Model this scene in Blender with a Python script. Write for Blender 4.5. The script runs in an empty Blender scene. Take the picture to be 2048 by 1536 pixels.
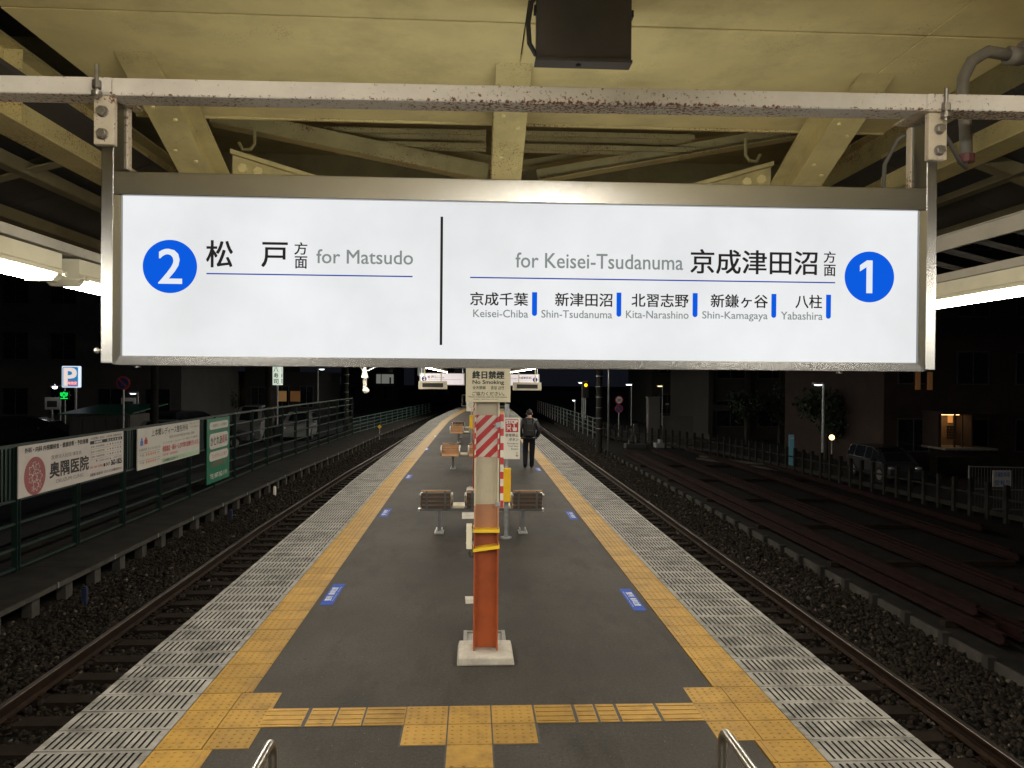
import bpy, bmesh, math, random
import numpy as np
from mathutils import Vector, Matrix
random.seed(7); rng = np.random.default_rng(7)
S = bpy.context.scene; COL = S.collection
rad = math.radians
# ------------------------------------------------------------------ camera, sky, exposure
cam = bpy.data.cameras.new('camera'); CAM = bpy.data.objects.new('camera', cam); COL.objects.link(CAM)
cam.sensor_fit = 'HORIZONTAL'; cam.sensor_width = 36.0; cam.lens = 36.0 * 1540 / 2048
cam.clip_start = 0.05; cam.clip_end = 600
CAM.matrix_world = (Matrix.Translation((0, 0, 2.55)) @ Matrix.Rotation(rad(-2.94), 4, 'Z')
                    @ Matrix.Rotation(rad(90 - 0.39), 4, 'X') @ Matrix.Rotation(rad(0.45), 4, 'Z'))
S.camera = CAM
W = bpy.data.worlds.new('World'); S.world = W; W.use_nodes = True
wn = W.node_tree
bg = wn.nodes['Background']
bg.inputs[0].default_value = (.0046, .0054, .0080, 1); bg.inputs[1].default_value = 1.0      # overcast city night, no sun
S.view_settings.view_transform = 'Standard'; S.view_settings.look = 'None'
S.view_settings.exposure = 0.0; S.view_settings.gamma = 1.0; S.view_settings.use_curve_mapping = False
S.render.engine = 'CYCLES'
S.cycles.use_denoising = True
S.cycles.max_bounces = 6; S.cycles.diffuse_bounces = 4; S.cycles.glossy_bounces = 3
S.cycles.sample_clamp_indirect = 4.0
LAMP_L = 74.0      # radiance of the platform tubes

# ------------------------------------------------------------------ materials
MATS = {}
def nodes(name):
    m = bpy.data.materials.new(name); m.use_nodes = True; MATS[name] = m
    nt = m.node_tree; b = nt.nodes['Principled BSDF']
    return m, nt, b
def N(nt, t, **k):
    n = nt.nodes.new(t)
    for a, v in k.items():
        if a.startswith('i_'):
            n.inputs[a[2:].replace('_', ' ')].default_value = v
        else: setattr(n, a, v)
    return n
def ramp(nt, src, stops):
    r = nt.nodes.new('ShaderNodeValToRGB')
    e = r.color_ramp.elements
    while len(e) < len(stops): e.new(0.5)
    for q, (p, c) in zip(e, stops):
        q.position = p; q.color = (c, c, c, 1) if not isinstance(c, tuple) else (*c, 1)
    nt.links.new(src, r.inputs[0]); return r.outputs[0]
def mixc(nt, fac, a, b, mode='MIX'):
    n = nt.nodes.new('ShaderNodeMix'); n.data_type = 'RGBA'; n.blend_type = mode
    for i, v in ((0, fac), (6, a), (7, b)):
        if isinstance(v, bpy.types.NodeSocket): nt.links.new(v, n.inputs[i])
        elif isinstance(v, tuple): n.inputs[i].default_value = (*v, 1)
        else: n.inputs[i].default_value = v
    return n.outputs[2]
def noise(nt, scale, detail=4, rough=.55, stretch=None, coord='pos'):
    t = nt.nodes.new('ShaderNodeTexNoise'); t.inputs['Scale'].default_value = scale
    t.inputs['Detail'].default_value = detail; t.inputs['Roughness'].default_value = rough
    if coord == 'pos': src = N(nt, 'ShaderNodeNewGeometry').outputs['Position']
    else: src = N(nt, 'ShaderNodeTexCoord').outputs['Object']
    if stretch:
        mp = nt.nodes.new('ShaderNodeMapping'); mp.inputs['Scale'].default_value = stretch
        nt.links.new(src, mp.inputs[0]); src = mp.outputs[0]
    nt.links.new(src, t.inputs['Vector']); return t.outputs[0]
def bump(nt, b, h, strength=.3, dist=.005):
    bp = nt.nodes.new('ShaderNodeBump'); bp.inputs['Strength'].default_value = strength; bp.inputs['Distance'].default_value = dist
    nt.links.new(h, bp.inputs['Height']); nt.links.new(bp.outputs[0], b.inputs['Normal'])
def mat(name, col, rough=.6, metal=0.0, var=.15, scale=6, rust=0.0, rustscale=14, dirt=0.0, bmp=.0, bscale=60, stretch=None, coord='pos', spec=.5, edge=None):
    """painted / plain surface with tone variation, optional rust blotches and dirt"""
    m, nt, b = nodes(name)
    c = mixc(nt, ramp(nt, noise(nt, scale, 5, .6, stretch, coord), [(.3, 0.0), (.7, 1.0)]),
             tuple(v * (1 - var) for v in col), tuple(min(1, v * (1 + var)) for v in col))
    if dirt:
        d = ramp(nt, noise(nt, scale * .45, 6, .7, None, coord), [(.48, 0.0), (.72, 1.0)])
        dm = N(nt, 'ShaderNodeMath', operation='MULTIPLY'); nt.links.new(d, dm.inputs[0]); dm.inputs[1].default_value = dirt
        c = mixc(nt, dm.outputs[0], c, tuple(v * .32 for v in col))
    if rust:
        n1 = noise(nt, rustscale * 3.2, 7, .68, None, coord); n2 = noise(nt, rustscale * .16, 5, .65, (.35, .35, 1.4), coord)
        ad = N(nt, 'ShaderNodeMath', operation='MULTIPLY_ADD'); nt.links.new(n2, ad.inputs[0]); ad.inputs[1].default_value = .55; nt.links.new(n1, ad.inputs[2])
        if edge:      # rust gathers along the lower and upper arris of a long member: (slope, z low, z high)
            sp = N(nt, 'ShaderNodeSeparateXYZ'); nt.links.new(N(nt, 'ShaderNodeTexCoord').outputs['Object'], sp.inputs[0])
            w_ = N(nt, 'ShaderNodeMath', operation='MULTIPLY_ADD'); nt.links.new(sp.outputs[0], w_.inputs[0]); w_.inputs[1].default_value = -edge[0]; nt.links.new(sp.outputs[2], w_.inputs[2])
            prev = ad.outputs[0]
            for z_, r_, k_ in ((edge[1], .010, .13), (edge[2], .007, .13)):
                d_ = N(nt, 'ShaderNodeMath', operation='SUBTRACT'); nt.links.new(w_.outputs[0], d_.inputs[0]); d_.inputs[1].default_value = z_
                a_ = N(nt, 'ShaderNodeMath', operation='ABSOLUTE'); nt.links.new(d_.outputs[0], a_.inputs[0])
                mr = N(nt, 'ShaderNodeMapRange'); nt.links.new(a_.outputs[0], mr.inputs[0]); mr.inputs[2].default_value = r_; mr.inputs[3].default_value = k_; mr.inputs[4].default_value = 0
                s_ = N(nt, 'ShaderNodeMath', operation='ADD'); nt.links.new(prev, s_.inputs[0]); nt.links.new(mr.outputs[0], s_.inputs[1]); prev = s_.outputs[0]
            ad = s_
        t = 1.03 - rust
        th = N(nt, 'ShaderNodeMapRange'); nt.links.new(ad.outputs[0], th.inputs[0])
        th.inputs[1].default_value = t; th.inputs[2].default_value = t + .08; th.clamp = True
        rc = mixc(nt, noise(nt, rustscale * 3, 3, .6, None, coord), (.09, .025, .008), (.26, .10, .035))
        c = mixc(nt, th.outputs[0], c, rc)
    nt.links.new(c, b.inputs['Base Color'])
    b.inputs['Roughness'].default_value = rough; b.inputs['Metallic'].default_value = metal
    b.inputs['Specular IOR Level'].default_value = spec
    if bmp: bump(nt, b, noise(nt, bscale, 5, .6, None, coord), bmp)
    return m
def emit(name, col, s):
    m, nt, b = nodes(name)
    b.inputs['Base Color'].default_value = (*[min(.8, v) for v in col], 1)
    b.inputs['Emission Color'].default_value = (*col, 1); b.inputs['Emission Strength'].default_value = s
    b.inputs['Roughness'].default_value = .4
    return m
# ------------------------------------------------------------------ mesh builder
ORG = {}
class MB:
    def __init__(s): s.v = []; s.f = []; s.m = []
    def add(s, vs, fs, mi=0):
        o = len(s.v); s.v += [tuple(q) for q in vs]
        for f in fs: s.f.append(tuple(o + i for i in f)); s.m.append(mi)
        return s
    BF = [(0, 3, 2, 1), (4, 5, 6, 7), (0, 1, 5, 4), (1, 2, 6, 5), (2, 3, 7, 6), (3, 0, 4, 7)]
    def box(s, x0, x1, y0, y1, z0, z1, mi=0):
        return s.add([(x0, y0, z0), (x1, y0, z0), (x1, y1, z0), (x0, y1, z0), (x0, y0, z1), (x1, y0, z1), (x1, y1, z1), (x0, y1, z1)], s.BF, mi)
    def bar(s, p0, p1, w, h, up=(0, 0, 1), mi=0, off=(0, 0)):
        p0 = Vector(p0); p1 = Vector(p1); d = (p1 - p0).normalized(); r = d.cross(Vector(up)).normalized(); u = r.cross(d)
        vs = []
        for p in (p0, p1):
            c = p + r * off[0] + u * off[1]
            vs += [c - r * w / 2 - u * h / 2, c + r * w / 2 - u * h / 2, c + r * w / 2 + u * h / 2, c - r * w / 2 + u * h / 2]
        return s.add(vs, [(0, 1, 2, 3), (7, 6, 5, 4), (0, 4, 5, 1), (1, 5, 6, 2), (2, 6, 7, 3), (3, 7, 4, 0)], mi)
    def hbeam(s, p0, p1, w, h, t=.014, up=(0, 0, 1), mi=0):
        s.bar(p0, p1, w, t, up, mi, (0, -h / 2 + t / 2)); s.bar(p0, p1, w, t, up, mi, (0, h / 2 - t / 2))
        return s.bar(p0, p1, t * .8, h - 2 * t, up, mi)
    def cyl(s, p0, p1, r0, r1=None, n=12, mi=0):
        r1 = r0 if r1 is None else r1
        p0 = Vector(p0); p1 = Vector(p1); d = (p1 - p0).normalized()
        a = d.orthogonal().normalized(); b = d.cross(a)
        vs = [p + (a * math.cos(2 * math.pi * i / n) + b * math.sin(2 * math.pi * i / n)) * r for p, r in ((p0, r0), (p1, r1)) for i in range(n)]
        return s.add(vs, [(i, (i + 1) % n, n + (i + 1) % n, n + i) for i in range(n)] + [tuple(range(n))[::-1], tuple(range(n, 2 * n))], mi)
    def tube(s, pts, r, n=8, mi=0):
        pts = [Vector(p) for p in pts]; rings = []; a = None
        for i, p in enumerate(pts):
            d = (pts[min(i + 1, len(pts) - 1)] - pts[max(i - 1, 0)]).normalized()
            a = d.orthogonal().normalized() if a is None else (a - d * a.dot(d)).normalized()
            b = d.cross(a); rr = r[i] if isinstance(r, (list, tuple)) else r
            rings += [p + (a * math.cos(2 * math.pi * k / n) + b * math.sin(2 * math.pi * k / n)) * rr for k in range(n)]
        fs = [(i * n + k, i * n + (k + 1) % n, (i + 1) * n + (k + 1) % n, (i + 1) * n + k) for i in range(len(pts) - 1) for k in range(n)]
        m = (len(pts) - 1) * n
        return s.add(rings, fs + [tuple(range(n))[::-1], tuple(range(m, m + n))], mi)
    def prism(s, poly, fn, a, b, mi=0):
        """2-D outline poly (counter-clockwise) extruded from a to b; fn(u, v, w) -> point"""
        n = len(poly)
        vs = [fn(u, v, a) for u, v in poly] + [fn(u, v, b) for u, v in poly]
        return s.add(vs, [(i, (i + 1) % n, n + (i + 1) % n, n + i) for i in range(n)] + [tuple(range(n))[::-1], tuple(range(n, 2 * n))], mi)
    def ball(s, c, r, nu=12, nv=8, sc=(1, 1, 1), mi=0):
        c = Vector(c); vs = [c + Vector((0, 0, -r * sc[2]))]
        for j in range(1, nv):
            t = math.pi * j / nv - math.pi / 2
            vs += [c + Vector((r * sc[0] * math.cos(t) * math.cos(2 * math.pi * i / nu), r * sc[1] * math.cos(t) * math.sin(2 * math.pi * i / nu), r * sc[2] * math.sin(t))) for i in range(nu)]
        vs.append(c + Vector((0, 0, r * sc[2]))); e = len(vs) - 1
        fs = [(0, 1 + (i + 1) % nu, 1 + i) for i in range(nu)]
        for j in range(nv - 2):
            o = 1 + j * nu; fs += [(o + i, o + (i + 1) % nu, o + nu + (i + 1) % nu, o + nu + i) for i in range(nu)]
        o = 1 + (nv - 2) * nu; fs += [(o + i, o + (i + 1) % nu, e) for i in range(nu)]
        return s.add(vs, fs, mi)
    def mesh(s, name, mats, smooth=False):
        me = bpy.data.meshes.new(name); me.from_pydata(s.v, [], s.f)
        for q in (mats if isinstance(mats, (list, tuple)) else [mats]): me.materials.append(MATS[q])
        if max(s.m, default=0): me.polygons.foreach_set('material_index', s.m)
        if smooth: me.shade_smooth()
        bm = bmesh.new(); bm.from_mesh(me); bmesh.ops.recalc_face_normals(bm, faces=bm.faces); bm.to_mesh(me); bm.free()
        return me
    def build(s, name, mats, parent=None, smooth=False, bevel=0, world=False, auto=None):
        if world and parent is not None:
            o = ORG.get(parent.name, Vector()); s.v = [tuple(Vector(q) - o) for q in s.v]
        me = s.mesh(name, mats, smooth)
        if auto: me.shade_smooth(); me.set_sharp_from_angle(angle=rad(auto))
        return link(me, name, parent, bevel)
def link(me, name, parent=None, bevel=0, loc=None):
    ob = bpy.data.objects.new(name, me); COL.objects.link(ob)
    if parent is not None: ob.parent = parent
    if loc: ob.location = loc
    if bevel:
        bv = ob.modifiers.new('bevel', 'BEVEL'); bv.width = bevel; bv.segments = 2; bv.limit_method = 'ANGLE'; bv.angle_limit = rad(40)
    return ob
def tag(o, label, cat, group=None):
    o['label'] = label; o['category'] = cat
    if group: o['group'] = group
    return o
def thing(name, label, cat, loc=(0, 0, 0), rz=0, group=None):
    o = bpy.data.objects.new(name, None); COL.objects.link(o); o.location = loc; o.rotation_euler = (0, 0, rz)
    o.empty_display_size = .2; ORG[o.name] = Vector(loc); return tag(o, label, cat, group)
def struct(o): o['kind'] = 'structure'; return o
def copy_tree(o, parent=None):
    c = o.copy(); COL.objects.link(c)
    if parent is not None: c.parent = parent
    for ch in list(o.children): copy_tree(ch, c)
    return c
# ------------------------------------------------------------------ lettering (flat print as mesh outlines)
_tc = {}
_cu = bpy.data.curves.new('lettering', 'FONT'); _cu.resolution_u = 3
_to = bpy.data.objects.new('lettering_source', _cu)
def glyphs(s, off=0.0):
    k = (s, off)
    if k not in _tc:
        COL.objects.link(_to); _cu.body = s; _cu.offset = off
        dg = bpy.context.evaluated_depsgraph_get(); dg.update()
        me = bpy.data.meshes.new_from_object(_to.evaluated_get(dg))
        v = np.array([q.co[:2] for q in me.vertices]) if len(me.vertices) else np.zeros((1, 2))
        _tc[k] = (v, [tuple(p.vertices) for p in me.polygons], v.min(0), v.max(0))
        bpy.data.meshes.remove(me); COL.objects.unlink(_to)
    return _tc[k]
class Face:
    """a flat printed face: origin, right and up directions; print lies a hair in front of it"""
    def __init__(s, O, X, Y, parent, lift=.002):
        s.O = Vector(O); s.X = Vector(X).normalized(); s.Y = Vector(Y).normalized(); s.N = s.X.cross(s.Y); s.p = parent; s.l = lift
        s.org = ORG.get(parent.name, Vector()) if parent is not None else Vector()
    def pt(s, u, v, l=None): return s.O + s.X * u + s.Y * v + s.N * (s.l if l is None else l) - s.org
    def text(s, t, m, x0, x1, y0, y1, off=0.0, lift=1.0, keep=None):
        v, f, lo, hi = glyphs(t); d = np.maximum(hi - lo, 1e-6)
        if keep:   # keep the glyph proportions: 'l' / 'c' / 'r' aligned in the box
            k = (y1 - y0) / d[1]; w = d[0] * k
            if w > x1 - x0: w = x1 - x0
            if keep == 'l': x1 = x0 + w
            elif keep == 'r': x0 = x1 - w
            else: c = (x0 + x1) / 2; x0, x1 = c - w / 2, c + w / 2
        b = MB(); kx, ky = (x1 - x0) / d[0], (y1 - y0) / d[1]; o_ = off * min(kx, ky) if off else 0
        off = off * 1.6
        o_ = off * min(kx, ky)
        for i, (sx, sy) in enumerate(((0, 0), (-1, -.7), (1, .7), (1, -.7), (-1, .7)) if off else ((0, 0),)):
            b.add([s.pt(x0 + (q[0] - lo[0]) * kx + sx * o_, y0 + (q[1] - lo[1]) * ky + sy * o_, s.l * lift + .00012 * i) for q in v], f)
        me = bpy.data.meshes.new('lettering'); me.from_pydata(b.v, [], b.f); me.materials.append(MATS[m])
        return link(me, 'lettering', s.p)
    def poly(s, pts, m, name='printed_shape', lift=1.0):
        me = bpy.data.meshes.new(name); me.from_pydata([s.pt(u, v, s.l * lift) for u, v in pts], [], [tuple(range(len(pts)))])
        me.materials.append(MATS[m]); return link(me, name, s.p)
    def rect(s, x0, x1, y0, y1, m, name='printed_shape', lift=1.0): return s.poly([(x0, y0), (x1, y0), (x1, y1), (x0, y1)], m, name, lift)
    def disc(s, cx, cy, r, m, name='printed_shape', lift=1.0, n=48, ry=None):
        return s.poly([(cx + r * math.cos(2 * math.pi * i / n), cy + (ry or r) * math.sin(2 * math.pi * i / n)) for i in range(n)], m, name, lift)
    def rrect(s, x0, x1, y0, y1, r, m, name='printed_shape', lift=1.0):
        pts = []
        for cx, cy, a in ((x1 - r, y1 - r, 0), (x0 + r, y1 - r, 90), (x0 + r, y0 + r, 180), (x1 - r, y0 + r, 270)):
            pts += [(cx + r * math.cos(rad(a + t)), cy + r * math.sin(rad(a + t))) for t in range(0, 91, 15)]
        return s.poly(pts, m, name, lift)
ORD = ['first', 'second', 'third', 'fourth', 'fifth', 'sixth', 'seventh', 'eighth', 'ninth', 'tenth', 'eleventh', 'twelfth', 'thirteenth', 'fourteenth', 'fifteenth', 'sixteenth', 'seventeenth', 'eighteenth', 'nineteenth', 'twentieth']
def nth(i):
    if i < 20: return ORD[i]
    t, u = divmod(i + 1, 10); tens = {2: 'twent', 3: 'thirt', 4: 'fort', 5: 'fift', 6: 'sixt'}[t]
    return tens + 'ieth' if u == 0 else tens + 'y-' + ORD[u - 1]
# ------------------------------------------------------------------ the palette
mat('cream_paint', (.68, .56, .245), .55, var=.10, scale=3, rust=.095, rustscale=34, dirt=.42)
mat('cream_paint_dull', (.46, .375, .155), .6, var=.14, scale=4, rust=.12, rustscale=26, dirt=.45)
mat('cream_paint_rusty', (.50, .405, .168), .55, var=.12, scale=4, rust=.185, rustscale=24, dirt=.45)
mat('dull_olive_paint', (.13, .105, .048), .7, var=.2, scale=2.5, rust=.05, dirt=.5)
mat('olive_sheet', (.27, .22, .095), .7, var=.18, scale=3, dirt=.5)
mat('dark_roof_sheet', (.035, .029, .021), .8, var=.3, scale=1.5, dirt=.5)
mat('white_paint_rusty', (.80, .75, .69), .5, var=.08, scale=5, rust=.125, rustscale=22, dirt=.2, edge=(.0075, .0075, .0735))
mat('bracket_paint', (.66, .58, .46), .5, var=.06, scale=9, rust=.17, rustscale=24, dirt=.15)
mat('grey_beam_paint', (.42, .38, .30), .55, var=.1, scale=3, rust=.02, dirt=.3)
mat('steel_bolt', (.32, .30, .28), .42, .9, var=.2, scale=40)
mat('black_plastic', (.022, .020, .019), .55, var=.2, scale=10)
mat('box_brown', (.060, .052, .045), .6, var=.15, scale=7)
mat('cable_grey', (.10, .095, .085), .6, var=.2, scale=10)
mat('conduit_grey', (.16, .145, .12), .6, var=.15, scale=14, dirt=.3)
mat('tape_red', (.10, .028, .026), .6)
mat('lamp_cream', (.66, .60, .42), .45, var=.05, scale=8, dirt=.1)
mat('aluminium', (.55, .54, .52), .35, .9, var=.1, scale=12)
mat('galvanised', (.36, .37, .37), .45, .7, var=.2, scale=15)
def stainless(name, stretch, rough=.24, col=(.30, .30, .296), tan=(1, 0, 0)):
    m, nt, b = nodes(name)
    n = noise(nt, 30, 6, .6, stretch)
    c = mixc(nt, noise(nt, 3, 4, .6), tuple(v * .88 for v in col), tuple(v * 1.1 for v in col))
    sp = noise(nt, 70, 3, .5); th = N(nt, 'ShaderNodeMapRange'); nt.links.new(sp, th.inputs[0]); th.inputs[1].default_value = .76; th.inputs[2].default_value = .80
    c = mixc(nt, th.outputs[0], c, (.16, .12, .09))
    nt.links.new(c, b.inputs['Base Color']); b.inputs['Metallic'].default_value = 1
    r = N(nt, 'ShaderNodeMapRange'); nt.links.new(n, r.inputs[0]); r.inputs[3].default_value = rough - .03; r.inputs[4].default_value = rough + .05
    nt.links.new(r.outputs[0], b.inputs['Roughness']); bump(nt, b, n, .025, .001)
    tv = N(nt, 'ShaderNodeCombineXYZ'); [setattr(tv.inputs[i], 'default_value', tan[i]) for i in range(3)]; nt.links.new(tv.outputs[0], b.inputs['Tangent']); b.inputs['Anisotropic'].default_value = .65 if name != 'stainless_polished' else 0
    return m
stainless('stainless_h', (1.5, 60, 60)); stainless('stainless_v', (60, 60, 1.5), tan=(0, 0, 1)); stainless('stainless_polished', (3, 3, 3), .30, (.42, .40, .36))
def asphalt(name, col, var=.34):
    m, nt, b = nodes(name)
    big = ramp(nt, noise(nt, .55, 5, .6), [(.25, 0.0), (.75, 1.0)])
    c = mixc(nt, big, tuple(v * (1 - var) for v in col), tuple(v * (1 + var) for v in col))
    st = ramp(nt, noise(nt, 1.7, 6, .7, (1, .35, 1)), [(.50, 0.0), (.68, 1.0)])
    c = mixc(nt, st, c, tuple(v * .64 for v in col))
    gum = ramp(nt, noise(nt, 9, 2, .4), [(.745, 0.0), (.765, .8)]); c = mixc(nt, gum, c, tuple(v * .5 for v in col))
    pale = ramp(nt, noise(nt, 2.3, 6, .75, (1, .5, 1)), [(.58, 0.0), (.78, .35)]); c = mixc(nt, pale, c, tuple(v * 1.7 for v in col))
    gr = ramp(nt, noise(nt, 150, 3, .6), [(.35, .55), (.65, 1.45)]); c = mixc(nt, 1.0, c, gr, 'MULTIPLY')
    g2 = ramp(nt, noise(nt, 38, 4, .75), [(.32, .72), (.68, 1.3)]); c = mixc(nt, 1.0, c, g2, 'MULTIPLY')
    fl = ramp(nt, noise(nt, 55, 2, .5), [(.725, 0.0), (.75, 1.0)]); c = mixc(nt, fl, c, (.15, .14, .13))
    nt.links.new(c, b.inputs['Base Color']); b.inputs['Roughness'].default_value = .75; b.inputs['Specular IOR Level'].default_value = .15
    bump(nt, b, noise(nt, 170, 4, .7), .35, .004); return m
asphalt('platform_asphalt', (.0315, .0275, .0228))
asphalt('street_asphalt', (.045, .045, .047))
def slabmat():
    m, nt, b = nodes('pale_concrete_slab')
    oi = N(nt, 'ShaderNodeObjectInfo')
    c = mixc(nt, noise(nt, 5, 6, .65), (.145, .136, .119), (.225, .212, .188))
    tone = ramp(nt, oi.outputs['Random'], [(0.0, .82), (1.0, 1.10)]); c = mixc(nt, 1.0, c, tone, 'MULTIPLY')
    a = ramp(nt, noise(nt, 3.1, 7, .72, (1, 1.2, 1)), [(.42, 0.0), (.62, 1.0)])
    k = ramp(nt, noise(nt, .9, 3, .5, (1, 1, 1)), [(.34, .15), (.54, 1.0)])
    st = N(nt, 'ShaderNodeMath', operation='MULTIPLY'); nt.links.new(a, st.inputs[0]); nt.links.new(k, st.inputs[1])
    c = mixc(nt, st.outputs[0], c, (.058, .055, .048))
    nt.links.new(c, b.inputs['Base Color']); b.inputs['Roughness'].default_value = .78
    bump(nt, b, noise(nt, 120, 5, .6), .22, .003); return m
slabmat()
mat('groove_black', (.008, .0072, .0062), .9, var=.3, scale=20, spec=.05)
def yellowmat(name, col):
    m, nt, b = nodes(name)
    oi = N(nt, 'ShaderNodeObjectInfo')
    c = mixc(nt, noise(nt, 9, 5, .6), tuple(v * .85 for v in col), tuple(v * 1.1 for v in col))
    tone = ramp(nt, oi.outputs['Random'], [(0.0, .80), (1.0, 1.10)]); c = mixc(nt, 1.0, c, tone, 'MULTIPLY')
    d = ramp(nt, noise(nt, 4.2, 7, .75), [(.46, 0.0), (.72, .8)]); c = mixc(nt, d, c, (.12, .066, .015))
    w = ramp(nt, noise(nt, 26, 5, .7), [(.66, 0.0), (.76, .6)]); c = mixc(nt, w, c, (.13, .09, .04))
    nt.links.new(c, b.inputs['Base Color']); b.inputs['Roughness'].default_value = .6; b.inputs['Specular IOR Level'].default_value = .2
    bump(nt, b, noise(nt, 140, 4, .6), .15, .002); return m
yellowmat('tactile_yellow', (.258, .147, .022)); yellowmat('tactile_ochre', (.275, .158, .028))
mat('mortar_grey', (.032, .030, .026), .85, var=.3, scale=30)
mat('concrete', (.20, .19, .165), .8, var=.2, scale=4, dirt=.45, bmp=.25, bscale=50)
mat('concrete_dark', (.024, .022, .019), .85, var=.3, scale=2.5, dirt=.6, bmp=.3, bscale=40, spec=.1)
mat('concrete_pale', (.36, .33, .275), .75, var=.2, scale=8, dirt=.5, bmp=.2, bscale=60)
mat('ground_dirt', (.010, .0085, .007), .95, var=.4, scale=3, dirt=.4, bmp=.6, bscale=25, spec=.1)
def ballast():
    m, nt, b = nodes('ballast_stone')
    at = N(nt, 'ShaderNodeAttribute', attribute_name='tone')
    c = ramp(nt, at.outputs['Fac'], [(0.0, (.004, .003, .002)), (.45, (.0115, .0085, .0058)), (.8, (.026, .020, .014)), (1.0, (.13, .108, .084))])
    nt.links.new(mixc(nt, 1.0, c, ramp(nt, noise(nt, 60, 3), [(.3, .7), (.7, 1.2)]), 'MULTIPLY'), b.inputs['Base Color']); b.inputs['Roughness'].default_value = .9; b.inputs['Specular IOR Level'].default_value = .12
ballast()
mat('rail_rust', (.020, .0115, .007), .62, .35, var=.35, scale=9, spec=.1)
mat('rail_top', (.20, .17, .145), .34, .9, var=.2, scale=8, stretch=(1, .1, 1))
mat('sleeper_wood', (.014, .0095, .0065), .9, var=.35, scale=7, dirt=.4, bmp=.4, bscale=30, spec=.1)
mat('scrap_rail_red', (.0115, .0042, .0034), .8, .1, var=.35, scale=5, dirt=.3, spec=.1)
mat('fence_green', (.004, .017, .012), .5, var=.2, scale=5, dirt=.25)
mat('fence_green_pale', (.045, .085, .074), .5, var=.2, scale=5)
mat('column_cream', (.52, .465, .33), .5, var=.08, scale=4, rust=.03, rustscale=30, dirt=.25)
mat('column_orange', (.34, .068, .012), .55, var=.16, scale=6, rust=.06, rustscale=26, dirt=.42)
mat('column_salmon', (.44, .205, .105), .55, var=.08, scale=4, dirt=.12)
mat('column_rustred', (.27, .060, .017), .5, var=.1, scale=5, dirt=.15)
mat('stripe_red', (.50, .030, .028), .45, var=.08, scale=6, dirt=.1)
mat('stripe_white', (.66, .60, .50), .45, var=.06, scale=6, dirt=.15)
mat('tape_yellow', (.80, .52, .02), .45, var=.06)
mat('box_yellow', (.80, .47, .012), .4, var=.05, scale=8)
mat('box_cream', (.68, .62, .47), .45, var=.05, scale=8, dirt=.1)
mat('sign_beige', (.63, .56, .38), .5, var=.04, scale=4, dirt=.08)
mat('sign_offwhite', (.74, .70, .60), .45, var=.03, scale=4)
mat('print_black', (.016, .015, .014), .6, var=0)
mat('print_red', (.47, .018, .020), .5, var=0)
mat('print_white', (.74, .73, .70), .5, var=0)
mat('sticker_blue', (.012, .046, .25), .7, var=.12, scale=12, dirt=.3, spec=.12)
mat('sticker_white', (.36, .38, .42), .7, var=.1, scale=30, spec=.1)
mat('wood_slat', (.36, .19, .085), .5, var=.22, scale=14, stretch=(.3, 3, 3))
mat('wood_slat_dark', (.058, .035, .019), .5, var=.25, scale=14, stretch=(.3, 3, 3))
mat('bench_grey', (.16, .165, .17), .4, .6, var=.15)
mat('tray_cream', (.55, .49, .36), .45, var=.05)
mat('ad_white', (.54, .49, .445), .5, var=.06, scale=3, dirt=.12)
mat('ad_cream', (.52, .49, .43), .5, var=.05, scale=3, dirt=.1)
mat('ad_pink', (.28, .075, .075), .5, var=.1, scale=4)
mat('ad_green', (.010, .13, .066), .45, var=.08, scale=4)
mat('ad_grey_text', (.10, .09, .08), .5, var=0)
mat('ad_red_text', (.42, .05, .06), .5, var=0)
mat('ad_orange', (.50, .14, .03), .5, var=0)
mat('ad_blue', (.06, .13, .42), .5, var=0)
mat('ad_palegreen', (.33, .46, .30), .5, var=.05)
# backlit print of the big destination sign: it gives off light
def backlit(name, col, s):
    m, nt, b = nodes(name)
    n = ramp(nt, noise(nt, 1.7, 4, .55), [(.3, .90), (.7, 1.09)])
    c = mixc(nt, 1.0, n, col, 'MULTIPLY')
    nt.links.new(c, b.inputs['Emission Color']); b.inputs['Emission Strength'].default_value = s
    b.inputs['Base Color'].default_value = (.02, .02, .02, 1); b.inputs['Roughness'].default_value = .5; b.inputs['Specular IOR Level'].default_value = .05
backlit('backlit_white', (.965, .98, .995), .84); backlit('backlit_rear', (.95, .98, 1.0), 6.0)
emit('backlit_blue', (.004, .105, .74), 1.0); MATS['backlit_blue'].node_tree.nodes['Principled BSDF'].inputs['Base Color'].default_value = (.005, .03, .12, 1)
emit('backlit_line', (.02, .07, .42), .9); MATS['backlit_line'].node_tree.nodes['Principled BSDF'].inputs['Base Color'].default_value = (.01, .02, .1, 1)
emit('backlit_grey', (.235, .265, .25), 1.0); MATS['backlit_grey'].node_tree.nodes['Principled BSDF'].inputs['Base Color'].default_value = (.05, .05, .05, 1)
emit('backlit_black', (.022, .020, .018), 1.0); MATS['backlit_black'].node_tree.nodes['Principled BSDF'].inputs['Base Color'].default_value = (.01, .01, .01, 1)
emit('backlit_digit', (.80, .84, .90), 1.0); MATS['backlit_digit'].node_tree.nodes['Principled BSDF'].inputs['Base Color'].default_value = (.1, .1, .1, 1)
for q in ('backlit_blue', 'backlit_line', 'backlit_grey', 'backlit_black', 'backlit_digit'):
    bb_ = MATS[q].node_tree.nodes['Principled BSDF']; bb_.inputs['Base Color'].default_value = (0, 0, 0, 1); bb_.inputs['Specular IOR Level'].default_value = 0; bb_.inputs['Roughness'].default_value = .9
emit('tube_light', (1.0, .93, .80), LAMP_L); emit('stair_tube_light', (1.0, .92, .78), LAMP_L * 7.0)
mat('concrete_mid', (.046, .042, .036), .85, var=.25, scale=4, dirt=.5, spec=.15)
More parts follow.
